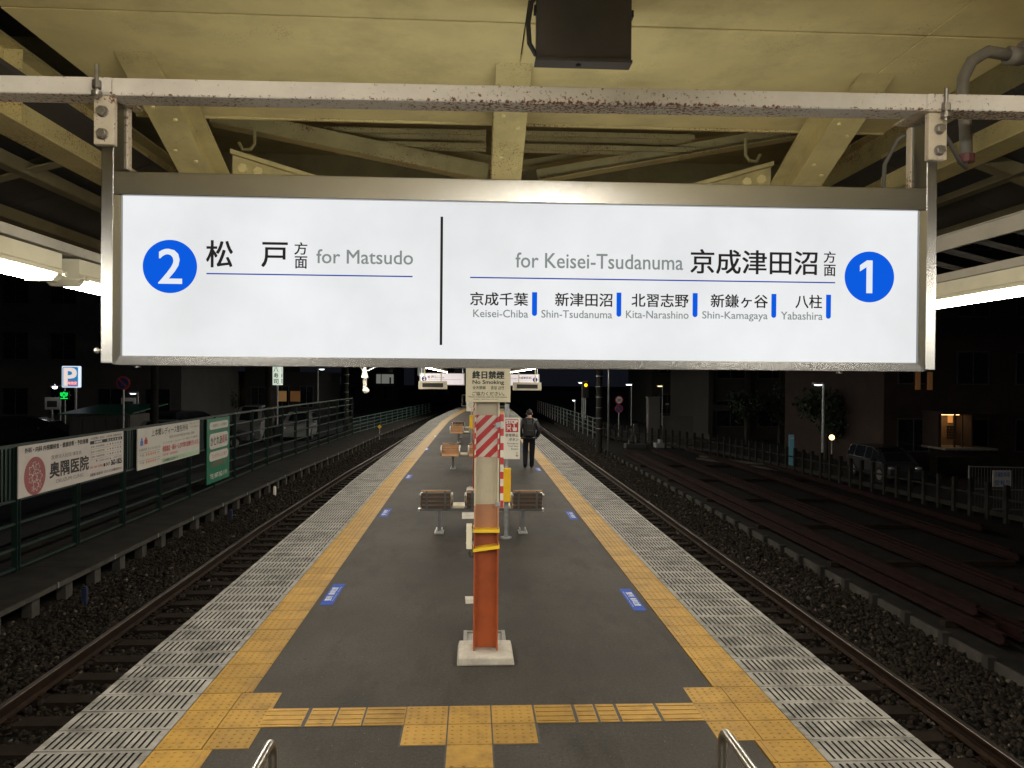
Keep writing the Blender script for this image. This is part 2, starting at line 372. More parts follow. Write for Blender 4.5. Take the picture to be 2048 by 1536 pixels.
# ------------------------------------------------------------------ lines of the place (metres; y runs down the platform)
def lerp(tab, y):
    for (a, b), (c, d) in zip(tab, tab[1:]):
        if y <= c: return b + (d - b) * max(0, (y - a)) / (c - a)
    return tab[-1][1]
EDGE = [(-9, -2.955), (19, -2.955), (27, -2.85), (36, -2.74), (46, -2.58), (55, -2.10), (63, -1.53), (71, -.86)]
def EL(y): return lerp(EDGE, y)                      # left platform edge; the right one is straight
ER = 3.20
SHIFT = [(-9, 0), (18, 0), (29, .33), (37, .72), (46, 1.05), (63, 1.9), (75, 2.5), (120, 3.6)]
def SL(y): return lerp(SHIFT, y)                     # the left track bends with the platform
P0, P1 = -8.0, 71.0
RAILZ, BALZ, YARD, STREET = -.95, -1.16, -1.05, -1.0
ys = [P0] + list(np.arange(0, 71, 2.0)) + [P1]
def strip(name, fl, fr, z, m, yy=ys, kind=True, parent=None):
    b = MB(); n = len(yy)
    b.add([(f(y), y, z) for y in yy for f in (fl, fr)], [(2 * i, 2 * i + 1, 2 * i + 3, 2 * i + 2) for i in range(n - 1)])
    me = b.mesh(name, m); o = link(me, name, parent)
    if kind and parent is None: struct(o)
    return o
# ground far and near
g = MB(); g.add([(-260, -60, -1.42), (260, -60, -1.42), (260, 420, -1.42), (-260, 420, -1.42)], [(0, 1, 2, 3)])
struct(g.build('ground', 'ground_dirt'))
# platform body
b = MB(); n = len(ys)
b.add([(EL(y) + .03, y, -1.4) for y in ys] + [(EL(y) + .03, y, -.045) for y in ys] + [(ER - .03, y, -.045) for y in ys] + [(ER - .03, y, -1.4) for y in ys],
      [(i, i + 1, n + i + 1, n + i) for i in range(n - 1)] + [(n + i, n + i + 1, 2 * n + i + 1, 2 * n + i) for i in range(n - 1)] +
      [(2 * n + i, 2 * n + i + 1, 3 * n + i + 1, 3 * n + i) for i in range(n - 1)] + [(n - 1, 2 * n - 1, 3 * n - 1, 4 * n - 1), (0, n, 2 * n, 3 * n)])
PLAT = struct(b.build('platform', 'concrete_dark'))
strip('mortar_bed', lambda y: EL(y) + .04, lambda y: EL(y) + 1.22, -.013, 'mortar_grey', parent=PLAT)
strip('mortar_bed', lambda y: ER - 1.20, lambda y: ER - .04, -.013, 'mortar_grey', parent=PLAT)
strip('asphalt_floor', lambda y: EL(y) + 1.195, lambda y: ER - 1.195, 0.0, 'platform_asphalt', parent=PLAT)
# coping slabs with inlaid black anti-slip strips
ROW = .3155
def slab_mesh(w, d, ng, z=.004):
    b = MB(); m0 = .035; pit = (w - 2 * m0) / ng; gw = pit * .35; y0, y1 = .026, d - .026; gz = z - .008
    xs = [0.0]
    for i in range(ng): a = m0 + pit * (i + .5) - gw / 2; xs += [a, a + gw]
    xs.append(w)
    q = lambda x0, x1, ya, yb, zz, mi=0: b.add([(x0, ya, zz), (x1, ya, zz), (x1, yb, zz), (x0, yb, zz)], [(0, 1, 2, 3)], mi)
    q(0, w, 0, y0, z); q(0, w, y1, d, z)
    for i in range(len(xs) - 1):
        a, c = xs[i], xs[i + 1]
        if i % 2 == 0: q(a, c, y0, y1, z)
        else:
            q(a, c, y0, y1, gz, 1)
            b.add([(a, y0, z), (a, y1, z), (a, y1, gz), (a, y0, gz)], [(0, 1, 2, 3)], 1); b.add([(c, y0, z), (c, y1, z), (c, y1, gz), (c, y0, gz)], [(3, 2, 1, 0)], 1)
            b.add([(a, y0, z), (c, y0, z), (c, y0, gz), (a, y0, gz)], [(3, 2, 1, 0)], 1); b.add([(a, y1, z), (c, y1, z), (c, y1, gz), (a, y1, gz)], [(0, 1, 2, 3)], 1)
    t = -.045
    b.add([(0, 0, t), (w, 0, t), (w, d, t), (0, d, t), (0, 0, z), (w, 0, z), (w, d, z), (0, d, z)], [(0, 1, 5, 4), (1, 2, 6, 5), (2, 3, 7, 6), (3, 0, 4, 7)])
    me = bpy.data.meshes.new('coping_slab'); me.from_pydata(b.v, [], b.f)
    for k in ('pale_concrete_slab', 'groove_black'): me.materials.append(MATS[k])
    me.polygons.foreach_set('material_index', b.m); return me
WS = .790
SL_ME = slab_mesh(WS, ROW - .014, 15)
def studs(b, x0, y0, nx, ny, px, py, r0=.013, r1=.008, h=.0052, z=.004, n=7):
    for i in range(nx):
        for j in range(ny):
            cx, cy = x0 + px * i, y0 + py * j
            vs = [(cx + r * math.cos(6.2832 * k / n), cy + r * math.sin(6.2832 * k / n), zz) for r, zz in ((r0, z), (r1, z + h)) for k in range(n)]
            b.add(vs, [(k, (k + 1) % n, n + (k + 1) % n, n + k) for k in range(n)] + [tuple(range(n, 2 * n))])
def tile_mesh(w, d, kind, m, z=.004):
    b = MB(); b.box(0, w, 0, d, -.03, z)
    if kind == 'dot': studs(b, .034, .034, 5, 5, (w - .068) / 4, (d - .068) / 4)
    if kind == 'edge_l': studs(b, .034, .034, 5, 5, (.315 - .068) / 4, (d - .068) / 4); [b.box(x, x + .012, .004, d - .004, z, z + .005) for x in (.330, .366)]
    if kind == 'edge_r': studs(b, w - .315 + .034, .034, 5, 5, (.315 - .068) / 4, (d - .068) / 4); [b.box(w - x - .012, w - x, .004, d - .004, z, z + .005) for x in (.330, .366)]
    if kind == 'bars_x': [b.box(.008, w - .008, d * (j + .5) / 4 - .011, d * (j + .5) / 4 + .011, z, z + .005) for j in range(4)]
    if kind == 'bars_y': [b.box(w * (j + .5) / 4 - .011, w * (j + .5) / 4 + .011, .008, d - .008, z, z + .005) for j in range(4)]
    return b.mesh('tactile_tile', m)
G = .013
TE_L = tile_mesh(.392, ROW - G, 'edge_l', 'tactile_yellow'); TE_R = tile_mesh(.378, ROW - G, 'edge_r', 'tactile_yellow')
TD = tile_mesh(.312, ROW - G, 'dot', 'tactile_yellow'); TDo = tile_mesh(.313, .309, 'dot', 'tactile_ochre')
Y0 = 5.345 - ROW * 5
YL = EL(0) + .01 + WS + .008; YR = ER - .01 - WS - .008
NEAR = 66
far = MB(); fary = MB()
r = 0
while True:
    y = Y0 + ROW * r
    if y + ROW > P1 - .2: break
    ex = EL(y + ROW / 2); dx = ex - EL(0)
    j = lambda a=.0014: random.uniform(-a, a)
    dbl = 5 <= r <= 7
    if r < NEAR:
        link(SL_ME, 'coping_slab', PLAT, loc=(ex + .01, y, j())); link(SL_ME, 'coping_slab', PLAT, loc=(ER - .01 - WS, y, j()))
        if dbl:
            for k in range(2):
                link(TD, 'tactile_tile', PLAT, loc=(YL + k * .320, y, j(.001))); link(TD, 'tactile_tile', PLAT, loc=(YR - .312 - k * .320, y, j(.001)))
        else:
            link(TE_L, 'tactile_tile', PLAT, loc=(YL + dx, y, j(.001))); link(TE_R, 'tactile_tile', PLAT, loc=(YR - .378, y, j(.001)))
    else:
        for x in (ex + .01, ER - .01 - WS):
            far.box(x, x + WS, y, y + ROW - .012, -.04, .004, 0)
            for k in range(8): xx = x + .05 + k * .09; far.add([(xx, y + .03, .0062), (xx + .036, y + .03, .0062), (xx + .036, y + ROW - .04, .0062), (xx, y + ROW - .04, .0062)], [(0, 1, 2, 3)], 1)
        fary.box(YL + dx, YL + dx + .392, y, y + ROW - .01, -.03, .004); fary.box(YR - .378, YR, y, y + ROW - .01, -.03, .004)
    r += 1
o = far.build('coping_slabs_far', ['pale_concrete_slab', 'groove_black'], PLAT); o['kind'] = 'stuff'
o = fary.build('tactile_tiles_far', 'tactile_yellow', PLAT); o['kind'] = 'stuff'
# tactile guide path across the platform and towards the stairs
YB = Y0 + ROW * 6
def guide(x0, x1, y0, y1, kind):
    m = MB(); m = tile_mesh(x1 - x0, y1 - y0, kind, 'tactile_ochre'); link(m, 'tactile_tile', PLAT, loc=(x0, y0, .0015 + random.uniform(0, .001)))
for a, c in ((-1.541, -1.235), (-1.205, -1.01), (-.995, -.80), (-.785, -.487), (.495, .785), (.81, .955), (.975, 1.115), (1.14, 1.43), (1.455, 1.755)):
    guide(a, c, YB + .004, YB + .312, 'bars_x')
for i, x in enumerate((-.482, -.158, .166)):
    for y in (YB + .006, YB - .314): link(TDo, 'tactile_tile', PLAT, loc=(x, y, .0015 + random.uniform(0, .001)))
for k in range(3): guide(-.158, .155, YB - .634 - .32 * k, YB - .325 - .32 * k, 'bars_y')
mb = MB()
for a, c, y0, y1 in ((-.497, .50, YB - .328, YB + .324), (-.17, .167, YB - 1.3, YB - .328), (-1.545, -.497, YB - .002, YB + .32), (.50, 1.76, YB - .002, YB + .32)):
    mb.add([(a, y0, .0022), (c, y0, .0022), (c, y1, .0022), (a, y1, .0022)], [(0, 1, 2, 3)])
mb.build('mortar_joint', 'mortar_grey', PLAT)
# floor repairs and the old footing behind the column
for x0, x1, y0, y1 in ((-.058, .10, 8.70, 9.0), (-.17, .06, 13.97, 14.65)):
    mb = MB(); mb.add([(x0, y0, .003), (x1, y0 + .02, .003), (x1, y1, .003), (x0 - .01, y1, .003)], [(0, 1, 2, 3)]); mb.build('cement_patch', 'concrete_pale', PLAT)
# stairs the photograph is taken from
b = MB()
for i in range(14): b.box(-.98, 1.24, 2.7 - .28 * (i + 1), 2.7 - .28 * i, .0, .163 * (i + 1))
st = struct(b.build('stairs', 'concrete'))
# ------------------------------------------------------------------ tracks
def rail_profile(z):  # (x, z) outline of a flat-bottom rail, z of its head
    return [(-.065, z - .153), (.065, z - .153), (.065, z - .142), (.012, z - .125), (.010, z - .042), (.034, z - .034), (.034, z - .004), (.028, z), (-.028, z), (-.034, z - .004), (-.034, z - .034), (-.010, z - .042), (-.012, z - .125), (-.065, z - .142)]
def make_rail(xf, y0, y1, parent, z=RAILZ, step=2.0):
    pr = rail_profile(z); yy = list(np.arange(y0, y1, step)) + [y1]; b = MB(); k = len(pr)
    b.add([(xf(y) + u, y, v) for y in yy for u, v in pr], [])
    for i in range(len(yy) - 1):
        for q in range(k):
            b.f.append((i * k + q, i * k + (q + 1) % k, (i + 1) * k + (q + 1) % k, (i + 1) * k + q)); b.m.append(1 if q in (6, 7, 8) else 0)
    b.f.append(tuple(range(k))); b.m.append(0)
    return b.build('rail', ['rail_rust', 'rail_top'], parent)
SLEEP = MB().box(-1.15, 1.15, -.115, .115, -.14, 0).mesh('sleeper', 'sleeper_wood')
CHAIR = MB().box(-.13, .13, -.09, .09, 0, .022).box(-.11, -.07, -.05, .05, .022, .05).box(.07, .11, -.05, .05, .022, .05).mesh('rail_clip', 'rail_rust')
def track(name, label, xa, xb, side):
    t = thing(name, label, 'track', (0, 0, 0))
    make_rail(xa, -2, 118, t); make_rail(xb, -2, 118, t)
    for i in range(100):
        y = 2.2 + .62 * i + random.uniform(-.03, .03); xc = (xa(y) + xb(y)) / 2
        s = link(SLEEP, 'sleeper', t, loc=(xc + random.uniform(-.04, .04), y, RAILZ - .178 + random.uniform(-.008, .004))); s.rotation_euler.z = random.uniform(-.012, .012)
        if i < 40: link(CHAIR, 'rail_clip', t, loc=(xb(y), y, RAILZ - .176))
    return t
track('railway_track', 'single railway track left of the platform, below the green fence', lambda y: -3.53 + SL(y), lambda y: -4.95 + SL(y), -1)
track('railway_track', 'single railway track right of the platform, beside the yard of stacked rails', lambda y: 3.66, lambda y: 5.06, 1)
# ballast beds: a real spread of stones
def stones(name, label, spots):
    base = np.array([(1, 0, 0), (-1, 0, 0), (0, 1, 0), (0, -1, 0), (0, 0, 1), (0, 0, -1), (.62, .62, .55), (-.6, .6, .5), (.6, -.6, .5), (-.6, -.62, .52)], float)
    fc = np.array([(4, 6, 7), (4, 7, 9), (4, 9, 8), (4, 8, 6), (0, 2, 6), (2, 7, 6), (2, 1, 7), (1, 9, 7), (1, 3, 9), (3, 8, 9), (3, 0, 8), (0, 6, 8)])
    n = len(spots); sc = rng.uniform(.55, 1.25, (n, 1, 3)); v = base[None] * (1 + rng.uniform(-.3, .3, (n, 10, 1))) * sc * spots[:, None, 3:4]
    a = rng.uniform(0, 6.28, n); e = rng.uniform(-.7, .7, n)
    ca, sa, ce, se = np.cos(a)[:, None], np.sin(a)[:, None], np.cos(e)[:, None], np.sin(e)[:, None]
    x, y, z = v[..., 0], v[..., 1], v[..., 2]
    y, z = y * ce - z * se, y * se + z * ce; x, y = x * ca - y * sa, x * sa + y * ca
    v = np.stack([x, y, z], -1) + spots[:, None, :3]
    f = fc[None] + (np.arange(n) * 10)[:, None, None]
    me = bpy.data.meshes.new(name); me.vertices.add(n * 10); me.vertices.foreach_set('co', v.reshape(-1))
    m = n * 12; me.loops.add(m * 3); me.loops.foreach_set('vertex_index', f.reshape(-1)); me.polygons.add(m)
    me.polygons.foreach_set('loop_start', np.arange(m) * 3); me.update(calc_edges=True)
    t = me.attributes.new('tone', 'FLOAT', 'POINT'); t.data.foreach_set('value', np.repeat(rng.beta(2, 2.6, n), 10))
    me.materials.append(MATS['ballast_stone']); o = link(me, name); o['kind'] = 'stuff'; o['label'] = label; o['category'] = 'ballast'; return o
def scatter(n, xl, xr, y0, y1, prof, s0, s1, bias=1.6):
    y = y0 + (y1 - y0) * rng.random(n) ** bias; x = np.array([xl(q) for q in y]) + rng.random(n) * np.array([xr(q) - xl(q) for q in y])
    z = np.array([prof(a, b) for a, b in zip(x, y)]) + rng.uniform(-.02, .012, n)
    return np.stack([x, y, z, rng.uniform(s0, s1, n) * (1 + (y - y0) / 60)], 1)
def profL(x, y):
    u = x - SL(y); return BALZ - .028 if u > -4.80 else BALZ + .02 if u > -5.4 else BALZ + .03 - .11 * min(1, (-5.4 - u) / 1.2)
def profR(x, y): return BALZ - .028 if x < 4.9 else BALZ + .02 if x < 5.5 else BALZ + .05 - .08 * min(1, (x - 5.5) / 1.2)
stones('ballast', 'brown ballast stones of the left track bed', scatter(42000, lambda y: -7.0 + SL(y), lambda y: -3.05 + SL(y), 5, 48, profL, .022, .040))
stones('ballast', 'brown ballast stones of the right track bed', scatter(42000, lambda y: 3.25, lambda y: 6.75, 4.5, 48, profR, .022, .040))
for nm, fl, fr in (('track_bed', lambda y: -7.2 + SL(y), lambda y: -2.6 + SL(y)), ('track_bed', lambda y: 2.9, lambda y: 6.8)):
    strip(nm, fl, fr, BALZ - .075, 'ground_dirt', yy=list(np.arange(-8, 120, 4.0)))
# ------------------------------------------------------------------ canopy over the stairs and the platform
CEIL = 4.30
ce = MB(); ce.box(-2.27, 2.89, -9.6, 5.29, CEIL + .025, CEIL + .06); CE = struct(ce.build('ceiling', 'dark_roof_sheet'))
xs = [(-2.262, .246), (.254, 2.281), (2.287, 2.876)]
for y0, y1 in ((-9.5, -1.6), (-1.59, 3.792), (3.804, 5.285)):
    for i, (x0, x1) in enumerate(xs):
        MB().box(x0, x1, y0 + .003, y1, CEIL + random.uniform(0, .004), CEIL + .024).build('ceiling_panel', 'cream_paint', CE, bevel=.002)
MB().box(-2.262, 2.876, 5.289, 5.31, CEIL - .012, CEIL + .07).build('edge_trim', 'cream_paint_rusty', CE)
CAN = thing('platform_canopy', 'cream painted steel platform canopy with rusty rafters, braces and dark roof sheets', 'canopy', (0, 0, 0))
def hb(name, p0, p1, w, h, m, t=.014): return MB().hbeam(p0, p1, w, h, t).build(name, m, CAN)
sl = math.tan(rad(23.6)); LEN = 3.0
for x in (-1.847, .218, 2.291):      # three inclined rafters that come down out of the ceiling
    z0 = CEIL + .02 + .1425; hb('rafter', (x, 4.24, z0), (x, 4.24 + LEN, z0 - sl * LEN), .20, .27, 'cream_paint_rusty' if abs(x) < 1 else 'cream_paint_dull', .016)
    bb = MB()
    for q in (.45, .8, 1.15):
        for dx in (-.045, .05): bb.cyl((x + dx, 4.24 + q + dx, z0 - sl * (q + dx) - .146), (x + dx, 4.24 + q + dx, z0 - sl * (q + dx) - .158), .014, n=6)
    bb.build('rivet', 'cream_paint', CAN)
# longitudinal edge beams
for x, s in ((-2.60, 1), (3.40, -1)):
    zb = 3.93 if s > 0 else 4.06
    b = MB(); yA, yB = -4, 9.0
    h = .42 if s > 0 else .55
    b.box(x - .006, x + .006, yA, yB, zb + .012, zb + h); b.box(x - .11, x + .11, yA, yB, zb, zb + .014); b.box(x - .11, x + .11, yA, yB, zb + h, zb + h + .014)
    for y in (3.2, 4.4, 5.6): b.box(x + s * .004, x + s * .10, y, y + .012, zb + .014, zb + h)
    b.build('edge_beam', 'cream_paint_rusty', CAN)
    pl = MB().box(x + s * .008, x + s * .020, 5.75, 6.25, zb + .05, zb + .37).build('splice_plate', 'cream_paint', CAN)
    bb = MB()
    for yy in (5.85, 6.15):
        for zz in (zb + .12, zb + .21, zb + .30): bb.cyl((x + s * .02, yy, zz), (x + s * .034, yy, zz), .017, n=6)
    bb.build('bolt', 'cream_paint', pl)
# cross members and diagonal braces behind the rafters
def angle(name, p0, p1, w=.12, m='cream_paint_rusty', par=None):
    b = MB(); b.bar(p0, p1, w, .010); b.bar(p0, p1, .010, w * .9, off=(w / 2, w * .45)); return b.build(name, m, par or CAN)
MB().box(-1.33, .10, 6.48, 6.50, 4.483, 4.525).box(-1.30, .10, 6.50, 6.515, 4.60, 4.64).box(-1.30, .10, 6.60, 6.61, 4.49, 4.68).build('cross_channel', 'cream_paint_rusty', CAN)
MB().box(.34, 1.92, 6.48, 6.50, 4.49, 4.532).box(.34, 1.88, 6.50, 6.515, 4.606, 4.646).box(.34, 1.88, 6.60, 6.61, 4.49, 4.68).build('cross_channel', 'cream_paint_rusty', CAN)
for s, xa, xe in ((1, -2.12, .10), (-1, 2.68, .55)):
    angle('diagonal_brace', (xa, 6.35, 4.59), (xe, 6.6, 4.24), .14); angle('diagonal_brace', (xa + s * .30, 6.9, 4.80), (xe + s * .3, 7.0, 4.42), .10, 'cream_paint_dull')
    gx = -1.727 if s > 0 else 2.20      # bolted gusset plate at the rafter
    gp = MB(); o2 = [(0, 3.80), (.60, 3.80), (.60, 3.985), (0, 4.16)]; o2 = [(gx + s * u_, v_) for u_, v_ in o2]
    gp.prism(o2 if s > 0 else o2[::-1], lambda u, v, w: (u, w, v), 5.62, 5.66); gp.prism([(u_, v_) for u_, v_ in ((gx, 4.135), (gx + s * .6, 3.96), (gx + s * .6, 3.99), (gx, 4.165))][::s], lambda u, v, w: (u, w, v), 5.56, 5.62)
    gp = gp.build('gusset_plate', 'cream_paint_dull', CAN)
    for q in (.075, .185): MB().cyl((gx + s * q, 5.595, 4.055 - q * .2), (gx + s * q, 5.62, 4.055 - q * .2), .034, n=6).build('bolt', 'cream_paint', gp)
    hk = MB(); hx = gx + s * .02; hk.tube([(hx, 6.1, 4.5), (hx, 6.1, 4.36), (hx - s * .03, 6.1, 4.32), (hx - s * .09, 6.1, 4.315), (hx - s * .12, 6.1, 4.37)], .014, 6); hk.build('hook', 'cream_paint_dull', CAN)
hb('cross_beam', (-3.1, 7.25, 3.55), (3.4, 7.25, 3.55), .18, .30, 'cream_paint')
# roof sheets: high over the stairs, lower over the platform, and the eaves either side
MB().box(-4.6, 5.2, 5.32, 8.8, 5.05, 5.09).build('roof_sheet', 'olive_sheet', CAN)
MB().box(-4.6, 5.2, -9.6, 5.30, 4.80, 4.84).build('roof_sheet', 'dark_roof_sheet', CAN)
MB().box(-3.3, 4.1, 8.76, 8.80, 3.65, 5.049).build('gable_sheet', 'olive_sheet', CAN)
def eave(x0, z0, x1, z1, y0, y1):      # dark eave sheet, one length per bay
    for y in np.arange(y0, y1, 1.5):
        b = MB(); ya, yb = y, y + 1.49
        b.add([(x0, ya, z0), (x1, ya, z1), (x1, yb, z1), (x0, yb, z0), (x0, ya, z0 + .03), (x1, ya, z1 + .03), (x1, yb, z1 + .03), (x0, yb, z0 + .03)], MB.BF); b.build('eave_sheet', 'dark_roof_sheet', CAN)
eave(-2.45, 4.16, -3.75, 3.72, -3, 9); eave(3.25, 4.30, 4.35, 3.86, -3, 9)
for x, z in ((-2.95, 3.86), (-3.45, 3.70)): angle('purlin', (x, -3, z), (x, 9, z), .09, 'dull_olive_paint')
for x, z in ((3.75, 3.98), (4.15, 3.84)): angle('purlin', (x, -3, z), (x, 9, z), .09, 'dull_olive_paint')
for y in (2.4, 5.2, 8.0):
    angle('eave_arm', (-2.6, y, 3.97), (-3.8, y, 3.62), .10, 'dull_olive_paint'); angle('eave_arm', (3.4, y, 4.10), (4.4, y, 3.76), .10, 'dull_olive_paint')
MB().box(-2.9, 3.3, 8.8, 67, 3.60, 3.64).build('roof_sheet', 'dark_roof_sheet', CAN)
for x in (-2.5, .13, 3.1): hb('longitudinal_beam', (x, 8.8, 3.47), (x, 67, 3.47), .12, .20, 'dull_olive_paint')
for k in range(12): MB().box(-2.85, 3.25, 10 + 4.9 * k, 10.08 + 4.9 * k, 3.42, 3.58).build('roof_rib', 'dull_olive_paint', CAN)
# lamp raceways and hangers
b = MB(); b.box(-2.23, -2.07, -6, 4.22, 3.175, 3.225); b.box(-2.23, -2.07, 4.226, 66, 3.175, 3.225); b.build('lamp_raceway', 'grey_beam_paint', CAN, bevel=.004)
b = MB(); b.box(2.87, 3.03, -6, 66, 3.165, 3.215); b.build('lamp_raceway', 'grey_beam_paint', CAN, bevel=.004)
for x in (-2.15, 2.95):
    for y in np.arange(9.5, 66, 2.9):
        MB().box(x - .012, x + .012, y, y + .02, 3.21, 3.66 if y > 8.8 else 3.95).build('raceway_hanger', 'grey_beam_paint', CAN)
# cable ladder along the right eave
lad = thing('cable_ladder', 'pale grey cable ladder with crosswise rungs above the right-hand lamps', 'cable ladder', (3.0, 0, 3.3))
MB().box(2.94, 2.962, -5, 8.6, 3.375, 3.465).box(2.93, 2.98, -5, 8.6, 3.466, 3.472).build('side_rail', 'grey_beam_paint', lad, world=True)
MB().box(3.46, 3.482, -5, 8.6, 3.255, 3.32).build('side_rail', 'grey_beam_paint', lad, world=True)
RUNG = MB().bar((2.965, 0, 3.40), (3.46, 0, 3.29), .05, .02, up=(0, 0, 1)); RUNG.v = [tuple(Vector(q) - Vector((3.0, 0, 3.3))) for q in RUNG.v]; RUNG = RUNG.mesh('rung', 'conduit_grey')
for k in range(40): link(RUNG, 'rung', lad, loc=(0, -4.8 + .33 * k, 0))
# ------------------------------------------------------------------ tube lamps
def lamp_proto():
    b = MB(); L = 1.30
    hs = MB(); hs.prism([(-.085, .055), (-.085, .0), (-.105, -.012), (-.105, -.030), (.105, -.030), (.105, -.012), (.085, .0), (.085, .075), (-.085, .075)], lambda u, v, w: (u, w, v), 0, L)
    h = hs.mesh('housing', 'lamp_cream')
    pts = [(-.070, -.032), (-.064, -.052), (-.044, -.062), (.044, -.062), (.064, -.052), (.070, -.032)]
    d = MB(); d.prism(pts, lambda u, v, w: (u, w, v), .055, L - .055); d = d.mesh('diffuser', 'tube_light')
    e = MB()
    for y0, y1 in ((.0, .053), (L - .053, L)):
        s = 1 if y0 == 0 else -1; ya, yb = (y0, y1) if s > 0 else (y1, y0)
        e.prism([(-.094, -.032), (-.064, -.066), (.064, -.066), (.094, -.032)], lambda u, v, w: (u, w, v), min(ya, yb), max(ya, yb))
        e.cyl((-.106, (y0 + y1) / 2, -.028), (-.118, (y0 + y1) / 2, -.028), .014, n=8); e.cyl((.106, (y0 + y1) / 2, -.028), (.118, (y0 + y1) / 2, -.028), .014, n=8)
    return h, d, e.mesh('end_cap', 'lamp_cream')
HS, DF, EC = lamp_proto()
PITCH = 1.47
def lamp_row(x, y_first, side, nback):
    for k in range(-nback, 42):
        y = y_first + PITCH * k
        if y > 65: break
        if k < 0: lab = f'{nth(-k - 1)} tube lamp behind the camera in the {side} row under the canopy'
        else: lab = f'long white tube lamp, {nth(k)} from the big sign in the {side} row'
        if k == 0: lab = f'long white tube lamp nearest the camera in the {side} row beside the big sign'
        t = thing('tube_lamp', lab, 'lamp', (x, y, 3.085), group=f'tube lamps of the {side} row')
        for n, m in (('housing', HS), ('diffuser', DF), ('end_cap', EC)): link(m, n, t)
lamp_row(-2.15, 3.985 - 1.30, 'left', 4); lamp_row(2.95, 3.72, 'right', 5)
# a row of lamps over the stairs behind the viewer (mirrored in the sign's steel frame)
for i, y in enumerate((-.55, -2.25, -3.95, -5.65, -7.35)):
    t = thing('tube_lamp', f'tube lamp hung over the stairs behind the camera, {nth(i)} of the row', 'lamp', (.62, y, 3.80), group='tube lamps over the stairs')
    MB().box(-.03, .03, 0, 1.26, .0, .045).build('housing', 'lamp_cream', t); MB().cyl((0, .03, -.035), (0, 1.23, -.035), .017, n=12).build('tube', 'stair_tube_light', t)
    for yy in (.0, 1.235): MB().box(-.018, .018, yy, yy + .025, -.06, -.001).build('socket', 'lamp_cream', t)
    for yy in (.3, .95): MB().cyl((0, yy, .045), (0, yy, .50), .008, n=6).build('hanger', 'lamp_cream', t)
# dark box under the ceiling, its cable, the conduit on the right
bx = thing('equipment_box', 'dark brown flat equipment box hung under the cream ceiling', 'box', (.489, 3.48, 3.99))
MB().box(-.214, .216, -.03, .03, .0, .308).build('casing', 'box_brown', bx, bevel=.004)
MB().box(-.218, .22, -.034, .05, -.012, .0).build('base_lip', 'box_brown', bx); MB().cyl((-.02, 0, -.022), (-.02, 0, -.012), .012, n=8).box(-.225, -.214, -.02, .02, .21, .24).box(.216, .227, -.02, .02, .20, .23).build('screw', 'black_plastic', bx)
tag(MB().tube([(.30, 3.46, 4.31), (.252, 3.46, 4.24), (.238, 3.465, 4.15), (.245, 3.47, 4.06), (.276, 3.475, 4.01)], .011, 8).build('power_cable', 'black_plastic', smooth=True), 'black cable looping down the left side of the dark box', 'cable')
cn = thing('flexible_conduit', 'grey flexible conduit hanging in a bend at the upper right, taped red at its end', 'conduit', (2.2, 3.2, 3.6))
MB().tube([(2.40, 3.35, 4.02), (2.29, 3.34, 4.03), (2.21, 3.33, 3.98), (2.165, 3.32, 3.90), (2.155, 3.31, 3.80), (2.165, 3.30, 3.68), (2.17, 3.30, 3.545)], .026, 10).build('hose', 'conduit_grey', cn, smooth=True, world=True)
MB().cyl((2.17, 3.30, 3.555), (2.171, 3.30, 3.52), .035, n=12).build('tape_band', 'tape_red', cn, world=True)
MB().cyl((2.46, 3.36, 4.02), (2.39, 3.35, 4.02), .04, n=12).ball((2.50, 3.38, 4.05), .055, 10, 8).build('elbow', 'conduit_grey', cn, world=True, smooth=True)
tag(MB().tube([(2.7, 3.25, 4.28), (2.45, 3.2, 4.20), (2.28, 3.15, 4.24), (2.10, 3.1, 4.31)], .03, 8).build('flexible_conduit', 'conduit_grey', smooth=True), 'second grey conduit crossing the ceiling corner above the bent one', 'conduit')
tag(MB().tube([(2.165, 3.30, 3.53), (2.13, 3.24, 3.48), (2.05, 3.16, 3.48), (1.98, 3.12, 3.55), (1.93, 3.12, 3.62), (1.86, 3.14, 3.615), (1.78, 3.16, 3.57), (1.735, 3.18, 3.47), (1.73, 3.18, 3.36), (1.72, 3.16, 3.32)], .009, 7).build('power_cable', 'cable_grey', smooth=True), 'thin grey cable running from the conduit down behind the right sign post', 'cable')
# ------------------------------------------------------------------ big backlit destination sign and the beam that carries it
bm_ = thing('support_beam', 'rust-speckled white steel beam across the top carrying the destination sign', 'beam', (0, 3.0, 3.6))
segs = [(-2.50, -1.352), (-1.349, 1.777), (1.78, 3.30)]
for i, (x0, x1) in enumerate(segs):
    zo = .004 if i == 1 else 0
    tl = lambda x: 3.597 + .0075 * (x + 1.4) - zo
    m = MB(); ya, yb = 2.95 + (0 if i != 1 else -.006), 3.055
    m.add([(x0, ya, tl(x0)), (x1, ya, tl(x1)), (x1, yb, tl(x1)), (x0, yb, tl(x0)), (x0, ya, tl(x0) + .066), (x1, ya, tl(x1) + .066), (x1, yb, tl(x1) + .066), (x0, yb, tl(x0) + .066)], MB.BF)
    m.build('beam_length', 'white_paint_rusty', bm_, world=True, bevel=.006)
SG = thing('destination_sign', 'large white backlit destination sign reading platforms 2 and 1, hung from rusty beam', 'sign', (.22, 3.0, 2.58))
m = MB(); m.box(-1.36, 1.804, 3.012, 3.20, 2.592, 3.322); m.build('sign_case', 'stainless_h', SG, world=True)
FY = 3.0
pan = MB(); pan.box(-1.335, 1.780, 3.004, 3.010, 2.622, 3.236); pan.build('light_panel', 'backlit_white', SG, world=True)
MB().box(-1.335, 1.780, 3.202, 3.206, 2.622, 3.236).build('light_panel', 'backlit_rear', SG, world=True)
MB().box(-1.36, 1.804, 2.985, 3.010, 3.234, 3.322).build('frame_top', 'stainless_h', SG, world=True, bevel=.003)
